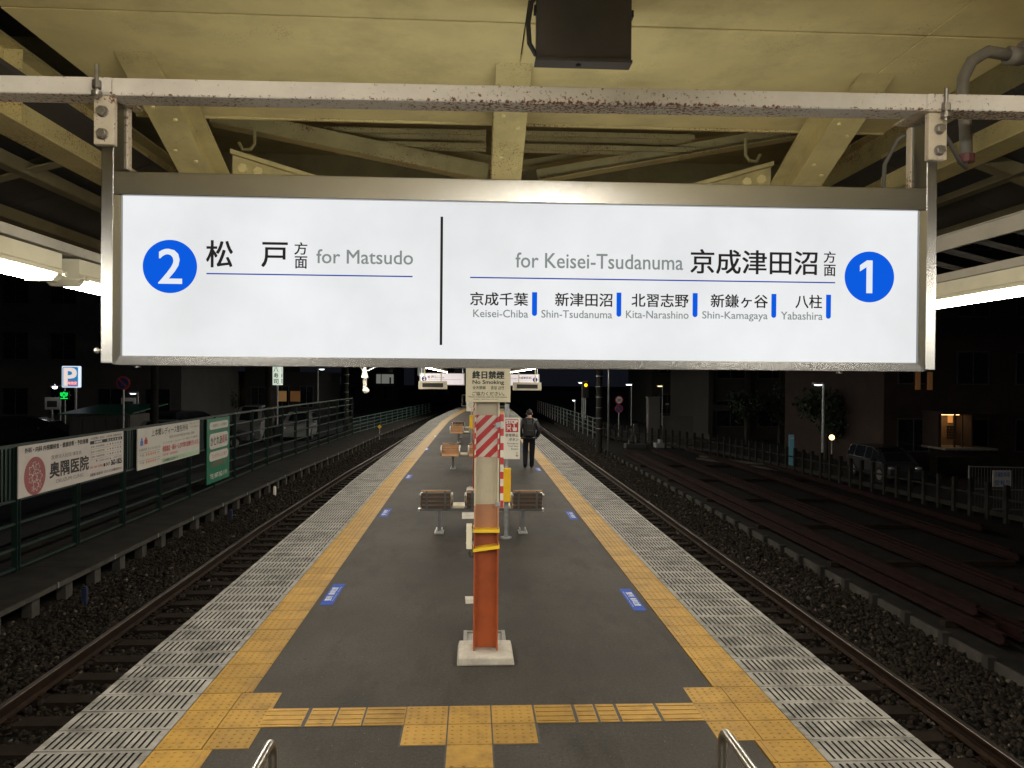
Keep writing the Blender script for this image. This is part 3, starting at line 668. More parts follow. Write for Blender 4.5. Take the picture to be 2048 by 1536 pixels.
MB().prism([(-1.36, 2.592), (1.804, 2.592), (1.777, 2.626), (-1.332, 2.626)], lambda u, v, w: (u, w, v), 2.988, 3.011).build('frame_bottom', 'stainless_h', SG, world=True)
for xo, xi in ((-1.36, -1.332), (1.804, 1.777)):
    b = MB(); b.add([(xo, 2.984, 2.593), (xi, 2.991, 2.627), (xi, 2.991, 3.233), (xo, 2.984, 3.233), (xo, 3.011, 2.593), (xi, 3.011, 2.627), (xi, 3.011, 3.233), (xo, 3.011, 3.233)], [(0, 1, 2, 3), (4, 7, 6, 5), (0, 4, 5, 1), (1, 5, 6, 2), (2, 6, 7, 3), (3, 7, 4, 0)]); b.build('frame_side', 'stainless_v', SG, world=True)
for xa, xb, s in ((-1.408, -1.3615, 1), (1.8055, 1.850, -1)):
    p = MB().box(xa, xb, 2.992, 3.13, 2.597, 3.60).build('post', 'stainless_v', SG, world=True, bevel=.003)
    x0 = xa - .014 if s > 0 else xa - .010
    br = MB().box(x0, x0 + .075, 2.962, 2.991, 3.415, 3.60).box(x0 + .02, x0 + .105 if s > 0 else x0 + .06, 2.95, 3.14, 3.601, 3.609) if s > 0 else MB().box(xa - .012, xa + .063, 2.962, 2.991, 3.430, 3.615).box(xa - .06, xa + .055, 2.95, 3.14, 3.616, 3.624)
    br.build('bracket', 'bracket_paint', SG, world=True, bevel=.003)
    if s > 0: MB().box(xb + .001, xb + .007, 3.095, 3.129, 3.36, 3.60).build('bracket', 'bracket_paint', SG, world=True)
    else: MB().box(xa - .007, xa - .001, 3.095, 3.129, 3.34, 3.60).build('bracket', 'bracket_paint', SG, world=True)
    cx = x0 + .034 if s > 0 else xa + .030; zz = 0 if s > 0 else .012
    for z in (3.567 + zz - .03, 3.483 + zz - .03):
        MB().cyl((cx, 2.962, z), (cx, 2.958, z), .022, n=16).cyl((cx, 2.958, z), (cx, 2.940, z), .0185, n=6).build('bolt', 'steel_bolt', SG, world=True, bevel=.002)
    rx = cx - .008 if s > 0 else cx + .008
    MB().cyl((rx, 2.93, 3.575), (rx, 2.93, 3.70), .0075, n=10).cyl((rx, 2.93, 3.612), (rx, 2.93, 3.640), .017, n=6).cyl((rx, 2.93, 3.585), (rx, 2.93, 3.60), .019, n=12).build('hanger_bolt', 'steel_bolt', SG, world=True)
MB().cyl((-1.408, 3.02, 2.645), (-1.432, 3.02, 2.645), .006, n=8).ball((-1.434, 3.02, 2.645), .011, 8, 6).build('latch', 'aluminium', SG, world=True)
MB().cyl((-1.29, 3.04, 2.592), (-1.29, 3.04, 2.582), .012, n=10).cyl((1.48, 3.04, 2.592), (1.48, 3.04, 2.582), .012, n=10).build('latch', 'aluminium', SG, world=True)
F = Face((0, 3.004, 0), (1, 0, 0), (0, 0, 1), SG, .0012)
K = {'black': 'backlit_black', 'grey': 'backlit_grey', 'white': 'backlit_digit'}
for cx, r in ((-1.1555, .1015), (1.581, .1015)): F.disc(cx, 2.968, r, 'backlit_blue', 'route_disc', n=72)
for s, x0, x1, z0, z1, c in [('松',-1.019,-0.921,2.968,3.07,'black'),('戸',-0.811,-0.714,2.972,3.066,'black'),('方',-0.687,-0.639,3.021,3.068,'black'),('面',-0.685,-0.639,2.968,3.014,'black'),
 ('for Matsudo',-0.603,-0.234,2.989,3.043,'grey'),('2',-1.197,-1.111,2.903,3.034,'white'),('for Keisei-Tsudanuma',0.165,0.826,2.984,3.043,'grey'),('京成津田沼',0.857,1.367,2.972,3.067,'black'),
 ('方',1.394,1.441,3.022,3.067,'black'),('面',1.395,1.442,2.969,3.014,'black'),
 ('京成千葉',-0.011,0.214,2.835,2.886,'black'),('Keisei-Chiba',0.001,0.215,2.789,2.819,'grey'),('新津田沼',0.321,0.546,2.836,2.888,'black'),('Shin-Tsudanuma',0.267,0.546,2.790,2.820,'grey'),
 ('北習志野',0.623,0.849,2.837,2.889,'black'),('Kita-Narashino',0.601,0.85,2.792,2.822,'grey'),('新鎌ヶ谷',0.939,1.168,2.839,2.891,'black'),('Shin-Kamagaya',0.905,1.168,2.785,2.823,'grey'),
 ('八柱',1.281,1.388,2.84,2.893,'black'),('Yabashira',1.222,1.391,2.794,2.825,'grey')]:
    F.text(s, K[c], x0, x1, z0, z1, off={'white': .006, 'grey': .005, 'black': .009}[c], lift=2 if c == 'white' else 1)
for x0, x1 in ((-1.019, -.235), (-.012, 1.441)): F.rect(x0, x1, 2.9405, 2.9455, 'backlit_line', 'underline')
F.rect(-.1285, -.1185, 2.679, 3.177, 'backlit_black', 'divider')
for x0, x1, z0, z1 in ((.230, .250, 2.796, 2.889), (.563, .582, 2.797, 2.892), (.866, .886, 2.799, 2.894), (1.183, 1.203, 2.80, 2.895), (1.405, 1.425, 2.799, 2.895)):
    r = (x1 - x0) / 2; cx = (x0 + x1) / 2
    F.poly([(x0, z1)] + [(cx - r * math.cos(rad(a)), z0 + r - r * math.sin(rad(a))) for a in range(0, 181, 20)] + [(x1, z1)], 'backlit_blue', 'line_mark')

F.poly([(1.568, 2.903), (1.593, 2.903), (1.593, 3.034), (1.570, 3.034), (1.541, 3.014), (1.541, 2.989), (1.568, 3.007)], 'backlit_digit', 'route_digit', 2)
# ------------------------------------------------------------------ steel columns
def column(x, y, top, label, detail):
    c = thing('steel_column', label, 'column', (x, y, 0), group='columns down the middle of the platform')
    w, d, t = .226, .20, .014
    def seg(z0, z1, m, name):
        b = MB(); b.box(-w / 2, -w / 2 + t, -d / 2, d / 2, z0, z1); b.box(w / 2 - t, w / 2, -d / 2, d / 2, z0, z1); b.box(-w / 2 + t, w / 2 - t, -.006, .006, z0, z1); b.build(name, m, c)
    seg(.07, 1.005, 'column_orange', 'painted_shaft'); seg(1.005, 1.168, 'column_rustred' if detail else 'column_orange', 'painted_shaft'); seg(1.168, 1.392, 'column_salmon', 'painted_shaft'); seg(1.392, 1.826, 'column_cream', 'painted_shaft')
    seg(1.826, 2.214, 'stripe_red', 'warning_shaft'); seg(2.214, top, 'column_cream', 'painted_shaft')
    s = MB().box(-.258, .258, -.285, .21, 0, .055); s.v = [(q[0] * (.94 if q[2] > .04 else 1), q[1] * (.96 if q[2] > .04 else 1), q[2] + (.012 if q[2] > .04 else 0)) for q in s.v]; s.build('footing', 'concrete_pale', c, bevel=.012)
    f = MB().box(-.205, .205, .23, .60, 0, .012).box(-.205, -.17, .23, .60, .012, .03).box(.17, .205, .23, .60, .012, .03).box(-.17, .17, .565, .60, .012, .028); f.build('old_footing', 'concrete', c)
    F = Face((x, y - .0065, 0), (1, 0, 0), (0, 0, 1), c, .0015)
    def clip(p, lo, hi, ax):
        out = []
        for a, q in zip(p, p[1:] + p[:1]):
            ia = lo <= a[ax] <= hi; 
            for bnd in sorted((lo, hi), key=lambda v: abs(v - a[ax])):
                if (a[ax] - bnd) * (q[ax] - bnd) < 0:
                    k = (bnd - a[ax]) / (q[ax] - a[ax]); out.append(tuple(a[i] + k * (q[i] - a[i]) for i in (0, 1)))
            if lo <= q[ax] <= hi: out.append(q)
        return out
    for k in range(7):
        z = 1.62 + .122 * k; p = [(-.2, z - .085), (.2, z + .315), (.2, z + .37), (-.2, z - .03)]
        p = clip(clip(p, -.0985, .0985, 0), 1.828, 2.212, 1)
        if len(p) > 2: F.poly(p, 'stripe_white', 'warning_stripe')
    for sx in (-1, 1):     # stripes carried on along the flange edges
        G_ = Face((x + sx * (w / 2 - t / 2), y - d / 2, 0), (1, 0, 0), (0, 0, 1), c, .0015)
        for k in range(4):
            z = 1.85 + .10 * k + (.05 if sx > 0 else 0); G_.poly([(-.0065, z), (.0065, z + .012), (.0065, z + .058), (-.0065, z + .046)], 'stripe_white', 'warning_stripe')
    return c
C1 = column(.136, 7.10, 3.12, 'nearest steel column, orange below and cream above, with red and white warning stripes', True)
for k in range(5): column(.136, 17.4 + 10.3 * k, 3.40, f'{nth(k + 1)} steel column down the platform, hidden behind the striped one', False)
for z0, z1 in ((1.150, 1.150), (.972, 1.005)):
    b = MB(); y0, y1 = 6.985, 7.215; xa, xb = .016, .256
    b.add([(xa, y0, z0), (xb, y0, z1), (xb, y1, z1), (xa, y1, z0), (xa, y0, z0 + .028), (xb, y0, z1 + .028), (xb, y1, z1 + .028), (xa, y1, z0 + .028)], MB.BF)
    b.build('yellow_strap', 'tape_yellow', C1, world=True)
ns = thing('no_smoking_sign', 'beige no smoking sign in four languages on the nearest column', 'sign', (.142, 6.97, 2.336))
MB().box(-.059, .344, 6.958, 6.972, 2.337, 2.70).build('sign_plate', 'sign_beige', ns, world=True, bevel=.002)
F = Face((-.059, 6.958, 2.337), (1, 0, 0), (0, 0, 1), ns, .0012)
u = lambda px: (px - 245) / 740 * .402
v = lambda py: .302 - (py - 48) / 552 * .302
for s, x0, y0, x1, y1, o in (('終日禁煙', 355, 88, 878, 212, .028), ('No Smoking', 356, 238, 876, 318, .016), ('全天禁烟', 356, 335, 570, 388, .012), ('종일 금연', 660, 335, 876, 390, .012), ('ご協力ください。', 350, 428, 886, 492, .010), ('Please cooperate with the instructions.', 293, 500, 932, 532, .008), ('終日禁煙。ご協力ありがとうございます。', 375, 543, 790, 566, .0)):
    F.text(s, 'print_black', u(x0), u(x1), v(y1), v(y0), off=o)
# striped guard bar clamped to the column, junction box
gb = thing('guard_bar', 'slim red and white striped guard bar clamped beside the nearest column', 'guard bar', (.272, 7.02, 1.38))
for k in range(13): MB().box(.258, .288, 7.0, 7.03, 1.375 + .0655 * k, 1.375 + .0655 * (k + 1)).build('stripe', 'stripe_red' if k % 2 == 0 else 'stripe_white', gb, world=True)
MB().box(.2485, .257, 7.01, 7.04, 1.38, 2.22).build('backing_strip', 'box_brown', gb, world=True)
for z in (2.13, 1.41): MB().box(.215, .262, 6.975, 6.998, z - .02, z + .02).cyl((.225, 6.97, z), (.195, 6.965, z + .004), .006, n=6).build('clamp', 'galvanised', gb, world=True)
jb = thing('junction_box', 'cream junction box strapped to the left flange of the orange column', 'box', (-.012, 7.02, 1.0))
MB().box(-.045, .006, 6.98, 7.10, 1.0, 1.215).build('casing', 'box_cream', jb, world=True, bevel=.006)
for z in (1.05, 1.16): MB().box(.0065, .0225, 7.0, 7.06, z - .012, z + .012).cyl((-.05, 7.02, z), (-.045, 7.02, z), .007, n=8).build('clamp', 'galvanised', jb, world=True)
MB().tube([(-.02, 7.05, 1.0), (-.02, 7.05, .955), (-.012, 7.05, .925), (.004, 7.05, .915), (.016, 7.05, .935), (.0205, 7.06, .98)], .011, 8).build('cable', 'box_brown', jb, world=True, smooth=True)
# ------------------------------------------------------------------ benches: three seats, backs of wooden slats, cream trays between
def bench(y, rz, label, cx=.16):
    t = thing('platform_bench', label, 'bench', (cx, y, 0), rz, 'benches down the middle of the platform')
    W2 = 1.025
    MB().bar((-W2, 0, .375), (W2, 0, .375), .07, .035).build('seat_beam', 'bench_grey', t)
    for s in (-1, 1): MB().box(s * W2 - .012, s * W2 + .012, -.06, .06, .36, .40).build('beam_cap', 'aluminium', t)
    for lx in (-.69, .69):
        l = MB().box(lx - .03, lx + .03, -.03, .03, .03, .357).build('leg', 'bench_grey', t)
        MB().box(lx - .075, lx + .075, -.14, .14, 0, .02).box(lx - .055, lx - .035, -.10, .10, .02, .07).box(lx + .035, lx + .055, -.10, .10, .02, .07).build('foot_plate', 'aluminium', l)
    for sx in (-.745, 0, .765):
        for k in range(4): MB().bar((sx - .235, .05 + .11 * k, .412 - .006 * k), (sx + .235, .05 + .11 * k, .412 - .006 * k), .092, .026).build('seat_slat', 'wood_slat', t, bevel=.004)
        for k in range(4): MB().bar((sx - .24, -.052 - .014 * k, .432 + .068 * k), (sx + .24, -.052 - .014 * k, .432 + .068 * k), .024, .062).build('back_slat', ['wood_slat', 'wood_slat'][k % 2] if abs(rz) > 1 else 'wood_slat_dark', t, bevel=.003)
        MB().bar((sx - .235, -.104, .706), (sx + .235, -.104, .706), .036, .022).build('top_slat', 'wood_slat', t, bevel=.004)
        for q in (-.15, .15): MB().bar((sx + q, -.066, .40), (sx + q, -.118, .70), .034, .008, up=(0, 1, 0)).build('back_strap', 'bench_grey', t)
        for q in (-1, 1): MB().tube([(sx + q * .256, .30, .40), (sx + q * .256, .30, .57), (sx + q * .256, .27, .61), (sx + q * .256, -.06, .625), (sx + q * .256, -.11, .64), (sx + q * .256, -.135, .625)], .020, 8).build('arm_rest', 'aluminium', t, smooth=True)
    for sx in (-.372, .385): MB().box(sx - .10, sx + .10, -.06, .30, .405, .455).build('tray', 'tray_cream', t, bevel=.012)
    return t
bench(12.75, 0, 'nearest wooden slat bench, seen from behind, below the stop button sign')
bench(21.75, math.pi, 'second wooden slat bench, facing the camera, left of the column')
bench(30.6, math.pi, 'third wooden slat bench farther down the platform, facing the camera')
bench(33.2, 0, 'fourth and farthest wooden slat bench, just behind the third one')
# ------------------------------------------------------------------ emergency stop button posts
def stop_post(x, y, label, labels, sgn=1, s0=0, sh=1.0):
    p = thing('emergency_button_post', label, 'button post', (x, y, 0), group='emergency stop button posts')
    MB().cyl((0, .04, 0), (0, .04, 2.15), .036, n=12).cyl((0, .04, 0), (0, .04, .02), .09, n=16).build('pole', 'galvanised', p)
    bx = MB().box(-.075, .062, -.10, .06, .60, 1.10).box(-.08, .067, -.105, .065, 1.10, 1.125).build('button_box', 'box_yellow', p, bevel=.008)
    MB().cyl((.062, -.02, .98), (.078, -.02, .98), .028, n=14).box(.062, .07, -.05, .01, .86, .92).build('button', 'stripe_red', bx)
    ORG[p.name] = Vector((x, y, 0))
    a = MB(); X0 = s0
    a.box(X0, X0 + .264, -.012, .002, 1.27, 1.93); sp = a.build('sign_plate', 'sign_offwhite', p, bevel=.002)
    F = Face((x + X0, y - .012, 1.27), (1, 0, 0), (0, 0, 1), p, .0012)
    F.rect(.030, .234, .43, .635, 'print_red', 'red_square'); F.text('STOP', 'print_white', .044, .222, .566, .622, off=.045, lift=2)
    F.rrect(.050, .116, .475, .548, .012, 'print_white', 'train_symbol', 2); F.rect(.060, .106, .512, .538, 'print_red', 'train_symbol', 3)
    for xx in (.062, .104): F.disc(xx, .492, .008, 'print_red', 'train_symbol', 3, 16)
    F.poly([(.056, .472), (.066, .472), (.058, .448), (.046, .448)], 'print_white', 'train_symbol', 2); F.poly([(.100, .472), (.110, .472), (.120, .448), (.108, .448)], 'print_white', 'train_symbol', 2)
    F.poly([(.148, .448), (.205, .448), (.214, .480), (.214, .502), (.176, .508), (.176, .545), (.172, .552), (.164, .552), (.160, .545), (.160, .490), (.146, .506), (.136, .500), (.146, .476)], 'print_white', 'hand_symbol', 2)
    F.disc(.168, .553, .013, 'print_white', 'hand_symbol', 2.5, 20); F.disc(.168, .553, .007, 'print_red', 'hand_symbol', 3, 16)
    for t, x0, x1, y0, y1, o in (('非常停止', .03, .236, .355, .405, .012), ('ボタン', .088, .236, .292, .336, .012), ('Emergency', .060, .236, .232, .262, .004), ('Train Stop', .075, .236, .190, .219, .004), ('Button', .125, .236, .150, .176, .004)): F.text(t, 'print_black', x0, x1, y0, y1, off=o)
    F.rect(.212, .219, .045, .115, 'print_black', 'arrow'); F.poly([(.2155, .036), (.238, .062), (.233, .067), (.2155, .048), (.198, .067), (.193, .062)], 'print_black', 'arrow', 1.4)
    return p
stop_post(.555, 12.25, 'nearer emergency stop button post with white STOP sign and yellow box', None, s0=-.055)
stop_post(-.03, 30.0, 'farther emergency stop button post, partly hidden by the column', None, s0=-.20)
# ------------------------------------------------------------------ farther hanging signs, departure boards, dome camera
def small_sign(x0, x1, z0, z1, y, label, left):
    t = thing('hanging_destination_sign', label, 'sign', ((x0 + x1) / 2, y, z0), group='hanging destination signs far down the platform')
    MB().box(x0, x1, y, y + .12, z0, z1).build('sign_case', 'aluminium', t, world=True, bevel=.004)
    MB().box(x0 + .05, x1 - .03, y - .004, y - .001, z0 + .02, z1 - .02).build('sign_face', 'small_sign_face', t, world=True)
    for xx in (x0 + .06, x1 - .06): MB().cyl((xx, y + .06, z1), (xx, y + .06, 3.42), .012, n=8).build('hanger', 'galvanised', t, world=True)
    F = Face((0, y - .004, z0), (1, 0, 0), (0, 0, 1), t, .0025); h = z1 - z0
    if left:
        F.disc(x0 + .14, h * .52, .075, 'sticker_blue', 'route_disc'); F.text('2', 'print_white', x0 + .112, x0 + .168, h * .52 - .045, h * .52 + .045, off=.02, lift=2)
        for s, a, c in (('松', .25, .33), ('戸', .36, .44)): F.text(s, 'print_black', x0 + a, x0 + c, h * .56, h * .56 + .08, off=.012)
        F.text('方', 'print_black', x0 + .46, x0 + .50, h * .68, h * .68 + .038); F.text('面', 'print_black', x0 + .46, x0 + .50, h * .56, h * .56 + .038)
        F.text('for Matsudo', 'ad_grey_text', x0 + .52, x0 + .76, h * .57, h * .57 + .045); F.rect(x0 + .25, x1 - .08, h * .46, h * .475, 'sticker_blue', 'underline')
    else:
        F.disc(x1 - .13, h * .52, .075, 'sticker_blue', 'route_disc'); F.text('1', 'print_white', x1 - .15, x1 - .115, h * .52 - .045, h * .52 + .045, off=.02, lift=2)
        F.text('京成津田沼', 'print_black', x1 - .66, x1 - .27, h * .58, h * .58 + .075, off=.012); F.text('方', 'print_black', x1 - .255, x1 - .22, h * .70, h * .70 + .034); F.text('面', 'print_black', x1 - .255, x1 - .22, h * .58, h * .58 + .034)
        F.text('for Keisei-Tsudanuma', 'ad_grey_text', x1 - 1.05, x1 - .68, h * .58, h * .58 + .045); F.rect(x0 + .08, x1 - .22, h * .48, h * .495, 'sticker_blue', 'underline')
emit('small_sign_face', (.60, .545, .56), .80)
small_sign(-1.64, -.245, 2.335, 2.71, 24.0, 'far left hanging destination sign with blue 2, behind the departure board', True)
small_sign(.55, 2.085, 2.33, 2.70, 24.0, 'far right hanging destination sign with blue 1, behind the departure board', False)
for x0, x1, z0, side in ((-1.254, -.592, 2.295, 'left'), (.948, 1.617, 2.28, 'right')):
    t = thing('departure_board', f'{side} cream departure board with an unlit black display, hung on two rods', 'departure board', ((x0 + x1) / 2, 18, z0), group='departure boards')
    MB().box(x0, x1, 18, 18.16, z0, z0 + .187).build('board_case', 'box_cream', t, world=True, bevel=.006)
    MB().box(x0 + .09, x1 - .09, 17.994, 17.999, z0 + .045, z0 + .140).build('display', 'black_plastic', t, world=True)
    for xx in (x0 + .14, x1 - .14): MB().cyl((xx, 18.08, z0 + .187), (xx, 18.08, 3.42), .013, n=8).build('rod', 'lamp_cream', t, world=True)
t = thing('dome_camera', 'white dome camera on a drop pole with conical cover, left of the platform', 'camera', (-2.075, 15, 2.24))
MB().cyl((-2.075, 15, 2.70), (-2.075, 15, 3.62), .03, n=12).build('pole', 'sign_offwhite', t, world=True)
MB().cyl((-2.075, 15, 2.56), (-2.075, 15, 2.68), .085, .04, n=4).cyl((-2.075, 15, 2.545), (-2.075, 15, 2.558), .09, n=4).build('cone_cover', 'sign_offwhite', t, world=True)
MB().cyl((-2.075, 15, 2.36), (-2.075, 15, 2.545), .038, n=14).build('stem', 'sign_offwhite', t, world=True)
F = Face((-2.075, 14.961, 2.38), (1, 0, 0), (0, 0, 1), t, .002); F.text('防', 'print_black', -.016, .016, .105, .140); F.text('犯', 'print_black', -.016, .016, .062, .097); F.text('中', 'print_black', -.016, .016, .02, .055)
MB().ball((-2.06, 15, 2.305), .062, 16, 10).ball((-2.03, 14.975, 2.30), .046, 14, 8).build('dome', 'sign_offwhite', t, smooth=True, world=True)
b = MB(); b.tube([(-2.17, 15, 2.78), (-2.13, 15, 2.69), (-2.075, 15, 2.68), (-2.0, 15, 2.685), (-1.9, 15, 2.74), (-1.80, 15, 2.77)], .009, 6); b.build('stay_wire', 'galvanised', t, world=True)
# ------------------------------------------------------------------ floor stickers (boarding positions)
k = 0
for side, x, ylist in (('left', -1.62, (9.14, 14.64, 19.98, 27.7, 34.0)), ('right', 1.87, (8.84, 14.33, 21.6, 27.6, 34.0))):
    for i, y in enumerate(ylist):
        w, L = .142, .88
        t = thing('floor_sticker', f'blue boarding position floor sticker, {nth(i)} along the {side} tactile line', 'sticker', (x, y, 0), group='blue floor stickers')
        b = MB(); b.box(-w / 2, w / 2, -L / 2, L / 2, .0012, .0032); b.build('sheet', 'sticker_blue', t)
        if side == 'left': F = Face((x, y, .0032), (0, 1, 0), (-1, 0, 0), t, .0012)
        else: F = Face((x, y, .0032), (0, -1, 0), (1, 0, 0), t, .0012)
        if i < 3:
            F.text('整列', 'sticker_white', -.28, -.10, -.022, .052, off=.02); F.text('乗車位置', 'sticker_white', -.04, .27, -.022, .052, off=.02)
            F.text('Please line up here', 'sticker_white', -.30, .02, -.056, -.036); F.text('for boarding', 'sticker_white', .06, .30, -.056, -.036)
        else: F.rect(-.28, .28, -.03, .04, 'sticker_white', 'print_block')
# ------------------------------------------------------------------ stair handrails
for x, yE, lab in ((-.885, 3.50, 'polished steel stair handrail end at the bottom left'), (1.18, 3.535, 'polished steel stair handrail end at the bottom right')):
    h = thing('handrail', lab, 'handrail', (x, yE, 0))
    z = .925
    pts = [(x, -1.2, z + 2.05), (x, 2.25, z + .06), (x, 2.45, z + .01), (x, 2.7, z)] + [(x, q, z) for q in np.linspace(2.9, yE - .075, 5)]
    pts += [(x, yE - .075 + .075 * math.sin(rad(a)), z - .075 + .075 * math.cos(rad(a))) for a in range(15, 91, 15)] + [(x, yE, .5), (x, yE, .01)]
    MB().tube(pts, .0215, 14).build('rail_tube', 'stainless_polished', h, smooth=True, world=True)
    MB().cyl((x, yE, 0), (x, yE, .012), .05, n=18).build('floor_flange', 'stainless_polished', h, world=True)
# ------------------------------------------------------------------ fence at the far platform end
t = thing('end_fence', 'white framed railing closing the far end of the platform', 'fence', (.9, 70, 0))
for x0, x1 in ((-.94, .02), (.06, 1.0), (1.04, 2.0), (2.04, 3.0)):
    MB().tube([(x0, 70, .05), (x0, 70, 1.04), (x1, 70, 1.04), (x1, 70, .05), (x0, 70, .05)], .03, 6).build('panel_frame', 'sign_offwhite', t, world=True)
    for q in range(1, 6): MB().cyl((x0 + (x1 - x0) * q / 6, 70, .05), (x0 + (x1 - x0) * q / 6, 70, 1.04), .011, n=6).build('picket', 'fence_green_pale', t, world=True)
# ------------------------------------------------------------------ the walking passenger
mat('coat_black', (.010, .010, .013), .5, var=.25, scale=9, bmp=.5, bscale=14, coord='obj'); mat('trousers_black', (.008, .0085, .011), .75, var=.2, scale=9, coord='obj', spec=.15)
mat('pack_black', (.013, .012, .011), .7, var=.2, scale=12, coord='obj', spec=.25); mat('skin', (.42, .235, .165), .55, var=.05); mat('hair_dark', (.008, .007, .006), .8, var=.3, scale=60, coord='obj'); mat('shoe_black', (.02, .02, .021), .5)
def skinned(chain, edges, name, parent, mats, pick=None, sub=2, root=0):
    me = bpy.data.meshes.new(name); me.from_pydata([c[:3] for c in chain], edges, []); o = bpy.data.objects.new(name, me); COL.objects.link(o)
    o.modifiers.new('skin', 'SKIN'); sv = me.skin_vertices[0].data
    for i, c in enumerate(chain): sv[i].radius = (c[3], c[4] if len(c) > 4 else c[3]); sv[i].use_root = (i == root)
    sd = o.modifiers.new('sub', 'SUBSURF'); sd.levels = sd.render_levels = sub
    dg = bpy.context.evaluated_depsgraph_get(); dg.update(); m2 = bpy.data.meshes.new_from_object(o.evaluated_get(dg)); m2.name = name
    bpy.data.objects.remove(o); m2.materials.clear()
    for q in mats: m2.materials.append(MATS[q])
    m2.shade_smooth()
    if pick:
        for p in m2.polygons: p.material_index = pick(p.center)
    return link(m2, name, parent)
PN = thing('person', 'person in black jacket and trousers with black backpack walking away, hands in pockets', 'person', (1.615, 21.7, 0), rz=rad(-2))
ch = [(0, 0, .90, .150, .105), (0, -.01, 1.08, .195, .13), (0, .0, 1.25, .215, .135), (0, .01, 1.36, .18, .115), (0, .03, 1.43, .062), (0, .045, 1.49, .055), (0, .06, 1.565, .078, .092), (0, .065, 1.625, .066, .076),
      (-.175, .01, 1.35, .086), (-.285, -.03, 1.10, .076), (-.205, .06, .90, .064), (.175, .01, 1.35, .086), (.288, -.03, 1.10, .076), (.21, .06, .90, .064),
      (-.095, 0, .84, .105), (-.105, .05, .48, .080), (-.11, -.10, .115, .066), (-.11, .06, .045, .042), (.085, 0, .84, .105), (.085, .03, .47, .080), (.075, .03, .09, .066), (.075, .17, .045, .042)]
ed = [(0, 1), (1, 2), (2, 3), (3, 4), (4, 5), (5, 6), (6, 7), (3, 8), (8, 9), (9, 10), (3, 11), (11, 12), (12, 13), (0, 14), (14, 15), (15, 16), (16, 17), (0, 18), (18, 19), (19, 20), (20, 21)]
def pick(c):
    if c.z > 1.44 and abs(c.x) < .14: return 2
    if c.z < .09: return 3
    if c.z < .875: return 1
    return 0
skinned(ch, ed, 'body', PN, ['coat_black', 'trousers_black', 'skin', 'shoe_black'], pick)
b = MB(); b.ball((0, .055, 1.592), .098, 16, 12, (.90, 1.03, 1.0)); b.v = [q if q[2] > 1.545 else (q[0], q[1] - .01, 1.545 - (1.545 - q[2]) * .35) for q in b.v]; b.build('hair', 'hair_dark', PN, smooth=True)
for s in (-1, 1): MB().ball((s * .087, .075, 1.555), .028, 8, 6, (.4, .7, 1)).build('ear', 'skin', PN, smooth=True)
b = MB(); b.tube([(0.10 * math.cos(a), .02 + .085 * math.sin(a), 1.43 + .012 * math.sin(a)) for a in np.linspace(0, 6.2832, 17)], .030, 8); b.build('collar', 'coat_black', PN, smooth=True)
b = MB(); b.tube([(.215 * math.cos(a), .005 + .145 * math.sin(a), .885) for a in np.linspace(0, 6.2832, 21)], .028, 8); b.build('jacket_hem', 'coat_black', PN, smooth=True)
b = MB(); b.box(-.135, .135, -.285, -.12, .93, 1.30); b.v = [(q[0] * (.78 if q[2] > 1.2 else 1), q[1] * (.82 if q[2] > 1.2 and q[1] < -.2 else 1), q[2]) for q in b.v]; bp = b.build('backpack', 'pack_black', PN, bevel=.045)
MB().box(-.10, .10, -.315, -.27, .96, 1.12).build('pocket', 'pack_black', bp, bevel=.02)
for s in (-1, 1): MB().tube([(s * .085, -.13, 1.28), (s * .10, -.10, 1.41), (s * .105, .0, 1.455), (s * .11, .10, 1.40)], .019, 6).build('strap', 'pack_black', bp, smooth=True)
# ------------------------------------------------------------------ left: concrete ledge on stubs, green fence, advertisements
FX = [(-9, -7.75), (30, -7.75), (46, -7.0), (72, -4.35), (90, -2.6)]
LX = [(-9, -6.75), (18, -6.75), (28, -6.42), (37, -5.9), (46, -5.55), (72, -3.55), (90, -2.0)]
def fx(y): return lerp(FX, y)
def lx(y): return lerp(LX, y)
led = thing('concrete_ledge', 'long concrete ledge on stub posts below the green fence', 'ledge', (-6.8, 10, -1.2))
yy = list(np.arange(4, 84, 2.0))
for i in range(len(yy) - 1):
    y0, y1 = yy[i], yy[i + 1] - .012
    b = MB(); b.add([(lx(y0), y0, -.93), (lx(y1), y1, -.93), (lx(y1), y1, -.85), (lx(y0), y0, -.85), (lx(y0) - 2.3, y0, -.93), (lx(y1) - 2.3, y1, -.93), (lx(y1) - 2.3, y1, -.80), (lx(y0) - 2.3, y0, -.80)], [(0, 1, 2, 3), (3, 2, 6, 7), (4, 7, 6, 5), (0, 3, 7, 4), (1, 5, 6, 2), (0, 4, 5, 1)])
    b.build('ledge_beam', 'concrete_dark', led, world=True)
    e = MB(); e.bar((lx(y0) + .01, y0, -.885), (lx(y1) + .01, y1, -.885), .03, .075); e.build('edge_strip', 'concrete_mid', led, world=True)
    for q in (.3, 1.3):
        x = lx(y0 + q) - .12; MB().box(x - .09, x + .06, y0 + q, y0 + q + .22, -1.35, -.931).build('stub_post', 'concrete_mid', led, world=True)
    MB().cyl((lx(y0 + .9) + .028, y0 + .9, -.92), (lx(y0 + .9) + .028, y0 + .9, -.83), .012, n=6).build('bolt', 'galvanised', led, world=True)
fe = thing('trackside_fence', 'tall dark green steel fence with rails and slats on the left', 'fence', (-7.75, 15, -.8))
fy = [7.52 + 2.0 * i for i in range(20)]
